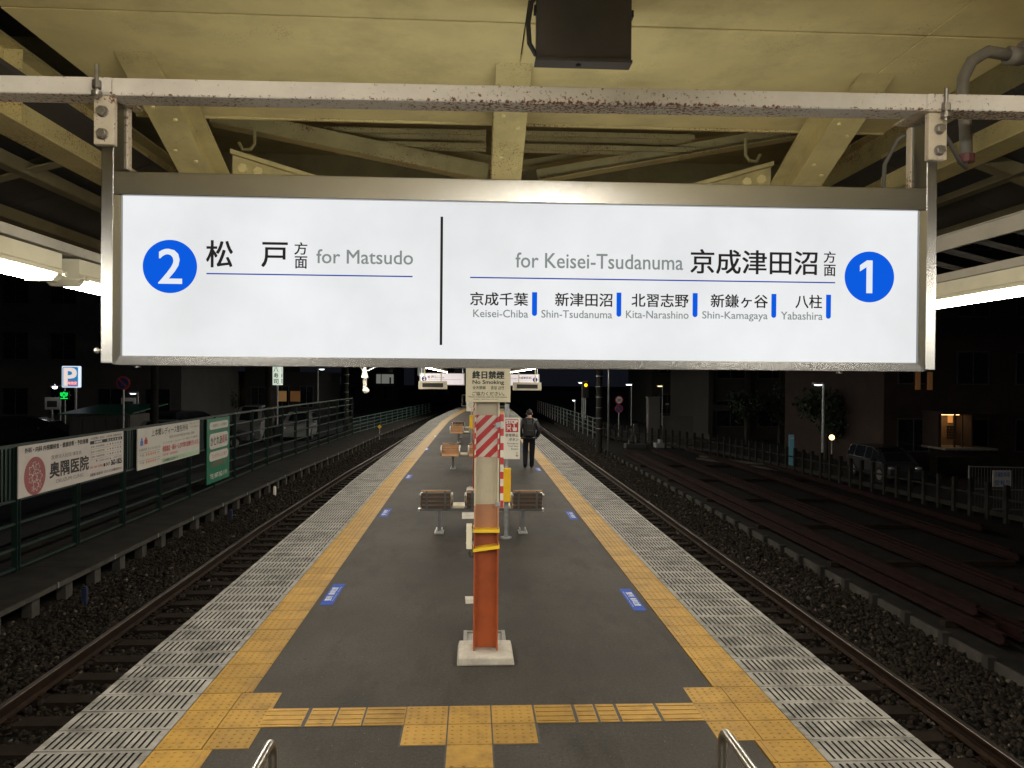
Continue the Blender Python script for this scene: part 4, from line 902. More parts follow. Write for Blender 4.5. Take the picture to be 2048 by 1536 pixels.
for i, y in enumerate(fy):
    MB().hbeam((fx(y), y, -.80), (fx(y), y, 1.33), .10, .10, .01, up=(0, 1, 0)).build('post', 'fence_green', fe, world=True)
    if i == len(fy) - 1: break
    y1 = fy[i + 1]; solid = y < 23
    for z in ((1.345, .42, .02, -.40, -.74) if solid else (1.345, 1.0, .62, .24, -.14, -.50, -.74)):
        MB().bar((fx(y), y + .004, z), (fx(y1), y1 - .004, z), .05, .045 if z < 1.3 else .06).build('rail', 'fence_green', fe, world=True)
    if solid:
        for k in range(17):
            q = y + .10 + .113 * k; MB().box(fx(q) - .018, fx(q) + .004, q, q + .055, .445, 1.313).build('slat', 'fence_green', fe, world=True)
lf = thing('low_fence', 'low pale green five-rail fence curving along the left track far ahead', 'fence', (-6, 55, -.8))
y = 45.6
while y < 76:
    MB().box(fx(y) - .03, fx(y) + .03, y - .03, y + .03, -.80, .16).build('post', 'fence_green_pale', lf, world=True)
    for z in (.13, -.08, -.29, -.50, -.72): MB().bar((fx(y), y + .035, z), (fx(y + 1.9), y + 1.865, z), .035, .04).build('rail', 'fence_green_pale', lf, world=True)
    y += 1.9
def ad(name, label, y0, y1, z0, z1, m):
    t = thing(name, label, 'advertisement', (-7.68, (y0 + y1) / 2, z0))
    MB().box(-7.695, -7.67, y0, y1, z0, z1).build('panel', m, t, world=True, bevel=.006)
    return t, Face((-7.67, y0, z0), (0, 1, 0), (0, 0, 1), t, .003)
# clinic board
t, F = ad('clinic_advertisement', 'white clinic advertisement with pink flower disc on the green fence', 13.445, 17.378, .445, 1.335, 'ad_white'); Wd, Hd = 3.933, .89
def TX(s, c, u0, u1, v0, v1, off=0.0, lift=1): return F.text(s, c, u0 * Wd, u1 * Wd, (1 - v1) * Hd, (1 - v0) * Hd, off=off, lift=lift)
TX('外科・内科 内視鏡検査・健康診断・予防接種', 'print_black', .045, .60, .05, .155, .022)
TX('生活習慣病・乳幼児・小児診療・訪問診療対応', 'print_black', .625, .975, .045, .10, .006)
F.rect(.62 * Wd, .98 * Wd, .80 * Hd, .875 * Hd, 'print_black', 'table_header'); TX('診療時間', 'print_white', .66, .745, .135, .19, .01, 2); TX('月 火 水 木 金 土', 'print_white', .80, .965, .135, .19, .008, 2)
for r_, (s, v0) in enumerate((('8:00~ 8:30(検査)', .235), ('8:30~12:00(外来)', .35), ('14:00~18:00(外来)', .465))):
    TX(s, 'print_black', .63, .775, v0, v0 + .055, .004); F.rect(.62 * Wd, .98 * Wd, (1 - v0 - .085) * Hd, (1 - v0 - .081) * Hd, 'ad_grey_text', 'table_line')
    for k in range(6):
        cx = (.81 + .03 * k) * Wd; cy = (1 - v0 - .028) * Hd
        if k in ((0, 3)): F.rect(cx - .025, cx + .025, cy - .006, cy + .006, 'print_black', 'table_mark')
        else: F.disc(cx, cy, .020, 'print_black', 'table_mark', n=16)
TX('▼…15:00~18:00 ▲…14:30~17:00', 'ad_grey_text', .68, .975, .575, .625)
TX('外科・内科・肛門科', 'ad_red_text', .62, .755, .70, .755, .01); TX('047-', 'print_black', .79, .845, .685, .77, .008); TX('362-1825', 'print_black', .85, .975, .655, .775, .03); F.rrect(.765 * Wd, .783 * Wd, .23 * Hd, .305 * Hd, .012, 'print_black', 'phone_mark')
TX('当駅東口徒歩2分 マルエツ上本郷店向かい', 'print_black', .62, .975, .86, .93, .006)
TX('医療法人社団 壤医会', 'ad_grey_text', .26, .535, .285, .37, .0); TX('奥隅医院', 'print_black', .245, .605, .43, .745, .022); TX('OKUZUMI CLINIC', 'ad_grey_text', .30, .555, .80, .875)
F.disc(.125 * Wd, .375 * Hd, .335, 'ad_pink', 'flower_disc')
def flower(cx, cy, r):
    pts = [(cx + (r + r * .28 * math.cos(5 * a)) * math.cos(a), cy + (r + r * .28 * math.cos(5 * a)) * math.sin(a)) for a in np.linspace(0, 6.2832, 41)]
    b = MB(); q = []
    for k in (1.0, .80): q += [F.pt(cx + (u - cx) * k, cy + (v - cy) * k, .006) for u, v in pts]
    n = len(pts); b.add(q, [(i, i + 1, n + i + 1, n + i) for i in range(n - 1)]); b.build('flower_outline', 'ad_white', t)
for a, c, r_ in ((-.10, .10, .085), (.08, .15, .06), (-.02, -.03, .075), (.13, -.02, .085), (-.14, -.06, .05), (.02, -.17, .085), (.14, -.17, .05), (-.06, -.22, .045), (-.02, .20, .05)): flower(.125 * Wd + a, .375 * Hd + c, r_)
# orthopaedics board
t, F = ad('orthopaedic_advertisement', 'white orthopaedic clinic advertisement with red lettering and orange timetable dots', 18.085, 22.11, .365, 1.325, 'ad_cream'); Wd, Hd = 4.025, .96
TX('上本郷レディース整形外科', 'print_black', .19, .78, .06, .24, .006); TX('整形外科・リハビリテーション科', 'ad_grey_text', .81, .98, .04, .10); TX('リウマチ科・骨粗鬆症外来', 'ad_grey_text', .81, .98, .14, .19)
TX('整形外科専門医 医学博士 院長', 'ad_grey_text', .46, .90, .30, .37); TX('スーパーライザー・ウォーターベッド・最新リハビリ機器 導入', 'ad_grey_text', .36, .97, .43, .50)
TX('骨粗鬆症・痛み・しびれ等の治療を行います。', 'ad_red_text', .355, .985, .54, .69, .016); TX('予約不要・各種保険取扱', 'ad_red_text', .355, .60, .74, .81)
F.rect(.345 * Wd, .985 * Wd, .025 * Hd, .14 * Hd, 'ad_palegreen', 'green_band'); TX('上本郷駅北口徒歩1分', 'fence_green', .36, .60, .885, .955, .004, 2)
F.rect(.035 * Wd, .075 * Wd, .58 * Hd, .70 * Hd, 'ad_blue', 'figure_mark'); F.rect(.09 * Wd, .135 * Wd, .60 * Hd, .71 * Hd, 'ad_red_text', 'figure_mark'); F.disc(.112 * Wd, .72 * Hd, .05, 'ad_red_text', 'figure_mark', n=20); F.disc(.055 * Wd, .73 * Hd, .045, 'ad_blue', 'figure_mark', n=20)
TX('診療時間 月火水木金土日', 'ad_grey_text', .02, .32, .49, .56)
for v0 in (.66, .84):
    F.rect(.02 * Wd, .32 * Wd, (1 - v0 + .055) * Hd, (1 - v0 + .062) * Hd, 'ad_grey_text', 'table_line')
    TX('午前' if v0 < .7 else '午後', 'ad_grey_text', .03, .09, v0 - .03, v0 + .03)
    for k in range(5): F.disc((.125 + .03 * k) * Wd, (1 - v0) * Hd, .035, 'ad_orange', 'table_mark', n=16)
    F.rect(.27 * Wd, .31 * Wd, (1 - v0) * Hd - .006, (1 - v0) * Hd + .006, 'ad_grey_text', 'table_mark')
# green eye clinic board
t, F = ad('eye_clinic_advertisement', 'tall green advertisement with white rounded panels on the fence', 22.73, 24.80, -.61, 1.30, 'ad_green'); Wd, Hd = 2.07, 1.91
for v0, v1 in ((.055, .17), (.235, .475), (.515, .66)): F.rrect(.10 * Wd, .92 * Wd, (1 - v1) * Hd, (1 - v0) * Hd, min(.14, (v1 - v0) * Hd * .42), 'ad_cream', 'white_panel')
TX('一般眼科・小児眼科', 'ad_grey_text', .16, .87, .085, .14, 0, 2); TX('かとれあ', 'fence_green', .14, .64, .285, .42, .012, 2); TX('眼', 'ad_red_text', .66, .76, .285, .42, .014, 2); TX('科', 'fence_green', .78, .89, .285, .42, .012, 2)
TX('コンタクトレンズ処方', 'ad_red_text', .20, .85, .555, .62, .004, 2); TX('上本郷駅南口すぐ', 'ad_pink', .14, .89, .685, .75, .008); TX('TEL 047-362-1191', 'ad_cream', .13, .88, .86, .935, .014)
mat('sign_navy_dull', (.006, .012, .04), .6)
# trackside marker with a yellow diamond, small posts by the ballast
mk = thing('trackside_marker', 'small yellow diamond marker beside the left track', 'marker', (-5.6, 47, -1.1))
MB().cyl((-5.6, 47, -1.2), (-5.6, 47, -.45), .025, n=8).build('post', 'galvanised', mk, world=True)
MB().prism([(-.13, 0), (0, -.13), (.13, 0), (0, .13)], lambda u, v, w: (-5.6 + u, w, -.42 + v), 46.96, 46.98).build('plate', 'box_yellow', mk, world=True)
for x, y, c, l in ((-6.35, 13.0, 'sign_navy_dull', 'small blue marker stake in the ballast, nearest the camera'), (-6.3, 20.5, 'sign_navy_dull', 'small blue marker stake in the ballast, farther along'), (-6.25, 24.8, 'sign_offwhite', 'small white marker stake by the ballast near the green board')):
    tag(MB().box(x - .04, x + .04, y - .03, y + .03, -1.25, -.95).box(x - .03, x + .03, y - .02, y + .02, -.95, -.92).build('marker_stake', c, bevel=.006), l, 'marker')
# ------------------------------------------------------------------ street and car park beyond the fence
g = MB(); g.add([(-120, -20, -.97), (-9.3, -20, -.97), (-8.8, 46, -.97), (-5.5, 90, -.97), (-60, 260, -.97), (-120, 260, -.97)], [(0, 1, 2, 3, 4, 5)]); struct(g.build('road', 'street_asphalt'))
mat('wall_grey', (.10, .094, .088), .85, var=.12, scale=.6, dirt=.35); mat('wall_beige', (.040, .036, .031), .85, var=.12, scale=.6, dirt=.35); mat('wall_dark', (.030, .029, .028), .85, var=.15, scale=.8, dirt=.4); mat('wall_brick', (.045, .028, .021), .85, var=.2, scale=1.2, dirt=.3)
mat('dark_glass', (.012, .014, .017), .08, var=.1); mat('window_frame', (.07, .07, .07), .5, var=.1)
emit('warm_window', (1.0, .52, .20), .085); emit('warm_wood', (1.0, .40, .14), .022); emit('pale_window', (.80, .82, .72), .16)
def building(label, x0, x1, y0, y1, h, m, cols, rows, base=-.97, lit=(), face='front', ww=.55, wh=.5, name='building', bands=True, litm='warm_window'):
    t = thing(name, label, 'building', ((x0 + x1) / 2, (y0 + y1) / 2, base))
    MB().box(x0, x1, y0, y1, base, base + h).build('wall', m, t, world=True)
    MB().box(x0 - .15, x1 + .15, y0 - .15, y1 + .15, base + h, base + h + .35).build('parapet', m, t, world=True)
    cw, rh = (x1 - x0) / cols, h / rows
    for r_ in range(rows):
        if bands: MB().box(x0 - .06, x1 + .06, y0 - .10, y0 - .002, base + rh * r_ + rh - .18, base + rh * r_ + rh).build('floor_band', m, t, world=True)
        for c in range(cols):
            cx = x0 + cw * (c + .5); z0 = base + rh * r_ + rh * .28; w = cw * ww / 2; hh = rh * wh
            wd = MB().box(cx - w, cx + w, y0 - .05, y0 - .003, z0, z0 + .06).box(cx - w, cx + w, y0 - .05, y0 - .003, z0 + hh - .06, z0 + hh).box(cx - w, cx - w + .05, y0 - .05, y0 - .003, z0 + .06, z0 + hh - .06).box(cx + w - .05, cx + w, y0 - .05, y0 - .003, z0 + .06, z0 + hh - .06).box(cx - .02, cx + .02, y0 - .05, y0 - .003, z0 + .06, z0 + hh - .06).build('window', 'window_frame', t, world=True)
            wd_o = wd; MB().box(cx - w + .05, cx + w - .05, y0 - .02, y0 - .004, z0 + .06, z0 + hh - .06).build('pane', litm if (c, r_) in lit else 'dark_glass', wd_o, world=False).location = (-t.location.x, -t.location.y, -t.location.z)
    return t
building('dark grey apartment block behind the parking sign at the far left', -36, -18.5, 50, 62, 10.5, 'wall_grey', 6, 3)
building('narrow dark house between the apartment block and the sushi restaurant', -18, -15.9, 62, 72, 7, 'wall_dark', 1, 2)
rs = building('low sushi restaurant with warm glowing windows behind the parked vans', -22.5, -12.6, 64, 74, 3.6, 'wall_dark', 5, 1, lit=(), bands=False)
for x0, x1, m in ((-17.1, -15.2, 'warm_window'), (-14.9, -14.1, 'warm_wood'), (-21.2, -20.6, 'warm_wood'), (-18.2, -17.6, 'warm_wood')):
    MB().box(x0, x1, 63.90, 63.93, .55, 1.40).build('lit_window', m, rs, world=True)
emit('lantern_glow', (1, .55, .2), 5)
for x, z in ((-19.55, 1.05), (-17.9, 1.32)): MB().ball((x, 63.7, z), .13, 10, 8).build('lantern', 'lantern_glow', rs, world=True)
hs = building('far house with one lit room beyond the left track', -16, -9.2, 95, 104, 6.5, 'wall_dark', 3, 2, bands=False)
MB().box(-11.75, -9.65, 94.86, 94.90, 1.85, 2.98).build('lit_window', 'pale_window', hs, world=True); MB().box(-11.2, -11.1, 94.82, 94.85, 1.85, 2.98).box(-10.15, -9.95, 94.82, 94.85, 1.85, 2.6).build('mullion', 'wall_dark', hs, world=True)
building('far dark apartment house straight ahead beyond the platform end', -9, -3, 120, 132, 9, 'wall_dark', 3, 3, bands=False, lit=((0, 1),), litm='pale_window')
# parking sign on a post
pk = thing('parking_sign', 'lit blue parking sign with large white P on a post', 'sign', (-19.28, 38, -.97)); emit('p_blue', (.02, .20, .42), 1.0); emit('p_white', (.80, .66, .62), 1.0); emit('p_edge', (.72, .82, .92), 1.0); emit('p_red', (.62, .02, .10), 1.0)
MB().cyl((-19.1, 38.15, -.97), (-19.1, 38.15, 2.0), .06, n=8).build('post', 'galvanised', pk, world=True)
MB().box(-19.69, -18.87, 38.0, 38.25, 1.965, 2.995).build('lightbox', 'p_edge', pk, world=True, bevel=.04)
F = Face((-19.69, 38.0, 1.965), (1, 0, 0), (0, 0, 1), pk, .006); F.rrect(.045, .775, .045, .985, .05, 'p_blue', 'blue_field'); F.text('P', 'p_white', .13, .68, .10, .92, off=.02, lift=2); F.rect(.30, .74, .11, .30, 'p_red', 'red_field', 3); F.text('時間貸', 'p_white', .32, .72, .13, .28, off=.01, lift=4)
vk = thing('vacancy_sign', 'small green lit vacancy sign under the parking sign', 'sign', (-19.58, 38.0, 1.38)); emit('led_green', (.01, .80, .10), 1.4); mat('led_dark', (.01, .05, .015), .6)
MB().box(-19.80, -19.36, 38.02, 38.14, 1.385, 1.79).build('case', 'led_dark', vk, world=True); Face((-19.80, 38.02, 1.385), (1, 0, 0), (0, 0, 1), vk, .006).text('空', 'led_green', .05, .39, .04, .37, off=.012)
def road_sign(x, y, z, r_, label, kinds, ztop=None):
    t = thing('road_sign', label, 'road sign', (x, y, -.97)); MB().cyl((x, y + .05, -.97), (x, y + .05, z), .035, n=8).build('post', 'galvanised', t, world=True)
    for k, kind in enumerate(kinds):
        zc = z - k * 2.15 * r_; MB().cyl((x, y, zc), (x, y + .02, zc), r_, n=32).build('disc', 'sign_red', t, world=True)
        F = Face((x, y, zc), (1, 0, 0), (0, 0, 1), t, .004)
        if kind == '30': F.disc(0, 0, r_ * .76, 'sign_offwhite', 'centre'); F.text('30', 'ad_blue', -r_ * .5, r_ * .5, -r_ * .36, r_ * .36, off=.03, lift=2)
        else:
            F.disc(0, 0, r_ * .80, 'sign_navy', 'centre'); c = r_ * .09; F.poly([(-r_ * .6 - c, r_ * .6 - c), (-r_ * .6 + c, r_ * .6 + c), (r_ * .6 + c, -r_ * .6 + c), (r_ * .6 - c, -r_ * .6 - c)], 'sign_red', 'slash', 2)
mat('sign_red', (.46, .05, .045), .45, var=.05); mat('sign_navy', (.03, .06, .20), .45, var=.05)
road_sign(-13.27, 30, 2.27, .255, 'round no parking sign on a thin post left of the big sign', ['np'])
# street lamps (lit)
def street_lamp(x, y, z, base, label, strength=26, arm=.5, col=(.92, .97, 1.0), pole=.05, size=(.20, .07, .035)):
    nm = f'lamp_glow_{len(MATS)}'; emit(nm, col, strength * .13 if strength > 20 else strength * .22)
    t = thing('street_lamp', label, 'street lamp', (x + arm, y, base)); MB().cyl((x + arm, y, base), (x + arm, y, z + .05), pole, pole * .7, n=8).bar((x + arm, y, z + .06), (x, y, z + .04), .05, .05).build('pole', 'galvanised', t, world=True)
    MB().box(x - size[0] - .03, x + size[0] + .03, y - size[1] - .03, y + size[1] + .03, z + .0, z + .07).build('lamp_head', 'galvanised', t, world=True); MB().ball((x, y, z - .02), 1, 10, 6, size).build('lens', nm, t, world=True)
street_lamp(-21.05, 40, 1.98, -.97, 'bright white street lamp left of the parking sign', 70, size=(.13, .1, .10)); street_lamp(-21.0, 41, 1.48, -.97, 'small lamp over a notice board below the parking sign', 14, arm=-.3, size=(.16, .08, .04)); street_lamp(-17.2, 40, 1.66, -.97, 'small lamp over a notice board behind the no parking sign', 14, arm=.25, size=(.16, .08, .04))
street_lamp(-11.6, 60, 3.18, -.97, 'tall street lamp right of the sushi sign', 30, arm=-.28, size=(.2, .1, .05))
for x, lab in ((-21.4, 'left'), (-17.6, 'right')):
    t = thing('notice_board', f'cream notice board, the {lab} of two beside the car park', 'board', (x, 40.4, -.97)); MB().box(x - .36, x + .36, 40.4, 40.46, .80, 1.42).cyl((x, 40.43, -.97), (x, 40.43, .80), .04, n=6).build('board', 'ad_cream', t, world=True); Face((x, 40.4, .8), (1, 0, 0), (0, 0, 1), t, .004).rect(-.25, .25, .12, .44, 'wall_dark', 'sheet')
# sushi light box with two faces
sb = thing('sushi_sign', 'white lit box sign with brush lettering above the sushi restaurant', 'sign', (-13.8, 55, 1.97)); emit('sushi_white', (.62, .70, .58), 1.0)
MB().box(-14.13, -13.51, 55, 55.7, 1.98, 3.95).build('lightbox', 'sushi_white', sb, world=True); MB().cyl((-13.8, 55.35, -.97), (-13.8, 55.35, 1.98), .07, n=8).build('post', 'galvanised', sb, world=True)
F = Face((-14.13, 55, 1.98), (1, 0, 0), (0, 0, 1), sb, .008); G_ = Face((-13.51, 55, 1.98), (0, 1, 0), (0, 0, 1), sb, .008)
for i, s in enumerate('司寿八'): F.text(s, 'print_black', .14, .48, .08 + .42 * i, .42 + .42 * i, off=.012); G_.text(s, 'print_black', .16, .54, .08 + .42 * i, .42 + .42 * i, off=.012)
# storage shed with green roof
sh = thing('storage_shed', 'long low shed with a green sheet roof behind the left fence', 'shed', (-16.2, 35.5, -.97))
MB().box(-17.5, -14.9, 34.4, 36.4, -.97, .84).build('wall', 'wall_grey', sh, world=True); b = MB(); b.add([(-17.8, 34.0, .85), (-14.6, 34.0, .91), (-14.3, 37, 1.22), (-17.5, 37, 1.16), (-17.8, 34.0, .89), (-14.6, 34.0, .95), (-14.3, 37, 1.26), (-17.5, 37, 1.20)], MB.BF); b.build('roof', 'ad_green', sh, world=True)
for k in range(5): MB().box(-17.4 + .5 * k, -16.96 + .5 * k, 34.36, 34.398, -.9, .7).build('panel', 'wall_grey', sh, world=True)
def pole(x, y, h, r_, label, base=-1.1, bands=0):
    t = thing('utility_pole', label, 'pole', (x, y, base)); MB().cyl((x, y, base), (x, y, base + h), r_, r_ * .72, n=16).build('shaft', 'concrete_dark', t, world=True)
    for k in range(bands): z = base + 1.2 + .52 * k; MB().cyl((x, y, z), (x, y, z + .025), r_ * 1.06, n=16).build('band', 'galvanised', t, world=True)
    return t
pole(-7.62, 47, 9, .16, 'concrete utility pole at the bend of the left track', bands=8); pole(-10.4, 40, 9, .2, 'utility pole behind the green fence rails'); pole(-12.9, 32, 9, .16, 'dark pole behind the no parking sign')
# ------------------------------------------------------------------ vehicles
mat('car_silver', (.11, .112, .114), .25, .6, var=.03); mat('car_white', (.26, .26, .255), .25, var=.03); mat('car_dark', (.03, .03, .034), .2, .3, var=.05); mat('tyre', (.015, .015, .015), .85); emit('tail_off', (.10, .01, .01), .02); mat('headlamp', (.5, .5, .5), .1, .5)
def car(label, loc, rz, m, L=4.4, Wd=1.70, Hh=1.55, kind='van', cat='car', name='parked_car'):
    t = thing(name, label, cat, loc, rz, 'cars parked beyond the fences')
    if kind == 'van':   prof = [(-.50, .55, .56), (-.485, .62, .90), (-.46, .63, .97), (-.30, .63, 1.0), (-.05, .62, 1.0), (.10, .61, .97), (.22, .60, .86), (.34, .585, .60), (.44, .50, .51), (.50, .36, .37)]
    elif kind == 'box': prof = [(-.50, .60, .62), (-.495, .60, .95), (-.47, .60, .99), (-.2, .60, 1.0), (.1, .60, 1.0), (.30, .60, .98), (.38, .59, .86), (.45, .56, .60), (.49, .48, .49), (.50, .34, .35)]
    else:               prof = [(-.50, .56, .57), (-.47, .62, .64), (-.38, .64, .80), (-.26, .65, .97), (-.08, .64, 1.0), (.06, .63, .96), (.20, .62, .66), (.32, .60, .61), (.45, .52, .53), (.50, .36, .37)]
    rings = []
    for x, bz, rz_ in prof:
        e = 1 - .10 * max(0, abs(x) - .38) / .12; w = Wd / 2 * e; B = bz * Hh; Rf = rz_ * Hh; cab = max(0.0, Rf - B); wr = w * (1 - .22 * min(1, cab / (.35 * Hh)))
        rings.append([(x * L, -w * .93, .22), (x * L, -w, .42), (x * L, -w * .985, B), (x * L, -wr, Rf - .03 * min(1, cab)), (x * L, -wr * .8, Rf), (x * L, wr * .8, Rf), (x * L, wr, Rf - .03 * min(1, cab)), (x * L, w * .985, B), (x * L, w, .42), (x * L, w * .93, .22)])
    b = MB(); gl = MB(); k = 10
    for i in range(len(rings) - 1):
        for q in range(k):
            a = [rings[i][q], rings[i][(q + 1) % k], rings[i + 1][(q + 1) % k], rings[i + 1][q]]
            x, bz, rz_ = prof[i]; cabin = (rz_ - bz) > .12 or (prof[i + 1][2] - prof[i + 1][1]) > .12
            slope = abs(prof[i + 1][2] - prof[i][2]) > .08
            b.add(a, [(0, 1, 2, 3)])
            if cabin and (q in (2, 6) or (slope and q == 4)):
                c = sum((Vector(p) for p in a), Vector()) / 4; n = (Vector(a[1]) - Vector(a[0])).cross(Vector(a[3]) - Vector(a[0]))
                if n.length > 1e-6:
                    n.normalize()
                    if n.dot(c - Vector((0, 0, .8))) < 0: n = -n
                    gl.add([c + (Vector(p) - c) * .90 + n * .008 for p in a], [(0, 1, 2, 3)])
    b.add(rings[0], [tuple(range(k))]); b.add(rings[-1], [tuple(range(k))[::-1]])
    b.build('body', m, t, auto=28); gl.build('window', 'dark_glass', t)
    for sx in (-.31, .31):
        for sy in (-1, 1):
            wh = MB().cyl((sx * L, sy * (Wd / 2 - .19), .31), (sx * L, sy * (Wd / 2 + .005), .31), .31, n=20).build('wheel', 'tyre', t); MB().cyl((sx * L, sy * (Wd / 2 + .005), .31), (sx * L, sy * (Wd / 2 + .016), .31), .20, n=16).build('rim', 'aluminium', wh)
    for sy in (-1, 1):
        MB().ball((.462 * L, sy * Wd * .36, .46 * Hh), 1, 10, 6, (.13, .15, .07)).build('headlight', 'headlamp', t, smooth=True); MB().box(-.502 * L, -.49 * L, sy * Wd * .40 - .07, sy * Wd * .40 + .07, .45 * Hh, .62 * Hh).build('tail_light', 'tail_off', t)
        MB().box(.17 * L, .21 * L, sy * (Wd / 2 + .10) - .08, sy * (Wd / 2 + .10) + .08, .60 * Hh, .70 * Hh).build('mirror', m, t, bevel=.02)
    return t
car('dark car parked tail-on behind the clinic advertisement', (-14.9, 41, -.97), rad(80), 'car_dark', 4.5, 1.78, 1.75, 'van')
car('white car mostly hidden behind the fence right of the shed', (-14.4, 36.8, -.97), rad(100), 'car_white', 4.0, 1.65, 1.5, 'sedan')
car('white box van parked facing the track below the sushi sign', (-11.9, 43, -.97), rad(-88), 'car_white', 3.4, 1.48, 1.95, 'box', 'van', 'parked_van')
car('white car parked right of the box van behind the fence', (-9.9, 45, -.97), rad(-86), 'car_white', 4.2, 1.65, 1.52, 'sedan')
car('dark low car parked left of the box van', (-12.9, 38.5, -.97), rad(10), 'car_dark', 4.2, 1.68, 1.35, 'sedan')
car('dark car parked before the apartment block at the far left', (-20.5, 37, -.97), rad(12), 'car_dark', 4.4, 1.7, 1.6, 'van')
# ------------------------------------------------------------------ right: yard edging, stacked rails, concrete post fence
g = MB(); g.add([(6.80, -8, -1.05), (16.5, -8, -1.05), (14.6, 16.6, -1.05), (13.0, 28.9, -1.05), (12.1, 36.3, -1.05), (8.6, 45.7, -1.05), (7.6, 56, -1.05), (7.0, 120, -1.05), (6.80, 60, -1.05)], [tuple(range(9))]); struct(g.build('yard_ground', 'ground_dirt'))
g = MB(); g.add([(9, -8, -1.36), (90, -8, -1.36), (90, 250, -1.36), (7.6, 250, -1.36), (7.3, 60, -1.36)], [(0, 1, 2, 3, 4)]); struct(g.build('road', 'street_asphalt'))
ed_ = thing('yard_edging', 'low concrete edging with square posts between right ballast and yard', 'edging', (6.75, 12, -1.3))
PST = MB().box(-.05, .075, -.06, .06, -.30, .02); PST = PST.mesh('edging_post', 'concrete_dark'); PNL = MB().box(-.015, .035, .065, .895, -.30, -.005).mesh('edging_panel', 'concrete_mid')
for i in range(62):
    y = 3.9 + .96 * i; link(PST, 'edging_post', ed_, loc=(-.02, y - 12, .27)); link(PNL, 'edging_panel', ed_, loc=(.03, y - 12, .25))
pr = rail_profile(0.0)
k = 0
for x, y0, y1, z in ((7.12, 9.9, 36, -.80), (7.30, 10.3, 36.5, -.80), (7.48, 10.0, 35, -.80), (7.66, 10.2, 35.5, -.80), (7.22, 10.6, 34, -.625), (8.75, 11.5, 37, -.80), (8.93, 12.2, 36, -.80), (9.12, 12, 37, -.80), (10.7, 14.5, 38, -.80), (10.9, 15, 35, -.80), (12.0, 17.5, 31, -.80)):
    b = MB(); n = len(pr); b.add([(x + u, y, z + v) for y in (y0, y1) for u, v in pr], [(q, (q + 1) % n, n + (q + 1) % n, n + q) for q in range(n)] + [tuple(range(n)), tuple(range(n, 2 * n))[::-1]])
    o = b.build('spare_rail', 'scrap_rail_red'); tag(o, 'rusty spare rail on top of the nearest pair of stacked rails' if z > -.7 else f'rusty red spare rail lying in the yard, {nth(k)} from the edging', 'rail', 'spare rails in the yard'); k += z < -.7
for i, y in enumerate((11.0, 14.6, 18.4, 22.5, 27, 31.5)):
    tag(MB().box(6.95, 8.9 + .12 * y, y - .07, y + .07, -1.049, -.954).build('timber_bearer', 'sleeper_wood', bevel=.008), f'dark timber bearer under the spare rails, {nth(i)} from the camera', 'timber', 'timber bearers')
for x, y, a, c in ((8.5, 40, .1, 'wall_dark'), (10.2, 40.5, -.1, 'galvanised')): tag(MB().box(x - .5, x + .6, y - .3, y + .3, -1.049, -.80).box(x - .3, x - .1, y - .2, y + .2, -.80, -.62).build('yard_machine', c, bevel=.03), 'dark low machine at the end of the yard' if c == 'wall_dark' else 'pale low machine at the end of the yard', 'machine')
tag(MB().bar((10.3, 34.5, -1.0), (12.6, 29.5, -1.0), .3, .08).bar((10.5, 34.9, -.95), (12.2, 31.5, -.95), .12, .10).build('timber_pile', 'concrete_mid'), 'pale planks lying on the ground by the concrete post fence', 'planks')
cf = thing('concrete_post_fence', 'grey concrete fence of closely set square posts along the yard', 'fence', (10, 30, -1.05))
CPOST = MB().box(-.055, .055, -.055, .055, 0, .98).mesh('post', 'concrete_dark'); FP = [(14.4, 16.6), (13.68, 18.4), (12.66, 28.9), (11.8, 36.1), (8.2, 45.5), (7.2, 56)]
def along(d):
    for (a, b_), (c, e) in zip(FP, FP[1:]):
        s_ = math.hypot(c - a, e - b_)
        if d <= s_: return a + (c - a) * d / s_, b_ + (e - b_) * d / s_
        d -= s_
d = 0; last = None
while along(d):
    x, y = along(d); link(CPOST, 'post', cf, loc=(x - 10, y - 30, 0))
    if last:
        for z in (.20, .62): MB().bar((last[0], last[1], -1.05 + z), (x, y, -1.05 + z), .03, .14 if z < .3 else .05).build('rail', 'concrete_dark', cf, world=True)
    last = (x, y); d += .62
rf = thing('low_fence', 'pale metal five-rail fence along the right track far ahead', 'fence', (7, 55, -1.05))
for i in range(20):
    y = 44.5 + 2.0 * i; x = 7.35 - .008 * (y - 44); MB().box(x - .025, x + .025, y - .025, y + .025, -1.05, .25).build('post', 'galvanised', rf, world=True)
    for z in (.22, -.05, -.32, -.6): MB().bar((x, y + .03, z), (x - .016, y + 1.97, z), .03, .04).build('rail', 'fence_green_pale', rf, world=True)
pole(6.30, 38, 10, .165, 'banded concrete utility pole beside the right track', bands=9); tag(MB().cyl((6.45, 36.2, -1.05), (6.45, 36.2, 7), .05, .04, n=10).build('thin_pole', 'galvanised', smooth=True), 'thin grey metal pole beside the banded utility pole', 'pole')
road_sign(8.64, 45, 1.35, .24, 'speed limit 30 sign above a no parking disc on one post', ['30', 'np'])
street_lamp(12.30, 60, 2.18, -1.05, 'white street lamp behind the speed limit sign', 40, arm=.2, size=(.24, .12, .06)); street_lamp(8.45, 60, 2.30, -1.05, 'left of two white lamps in the far distance right of the platform', 26, arm=.15, size=(.15, .1, .06)); street_lamp(8.90, 60.5, 2.34, -1.05, 'right of two white lamps in the far distance right of the platform', 26, arm=-.1, size=(.15, .1, .06))
street_lamp(8.2, 62, .85, -1.05, 'small low lamp near the far right fence', 18, arm=.1, size=(.12, .1, .05)); street_lamp(14.76, 60, 2.08, -1.05, 'warm street lamp farther right of the speed limit sign', 22, arm=.2, col=(1, .78, .42), size=(.2, .1, .05))
street_lamp(13.75, 30, 2.42, -1.05, 'tall white street lamp before the beige building at right', 21, arm=.22, size=(.17, .07, .035), pole=.07)
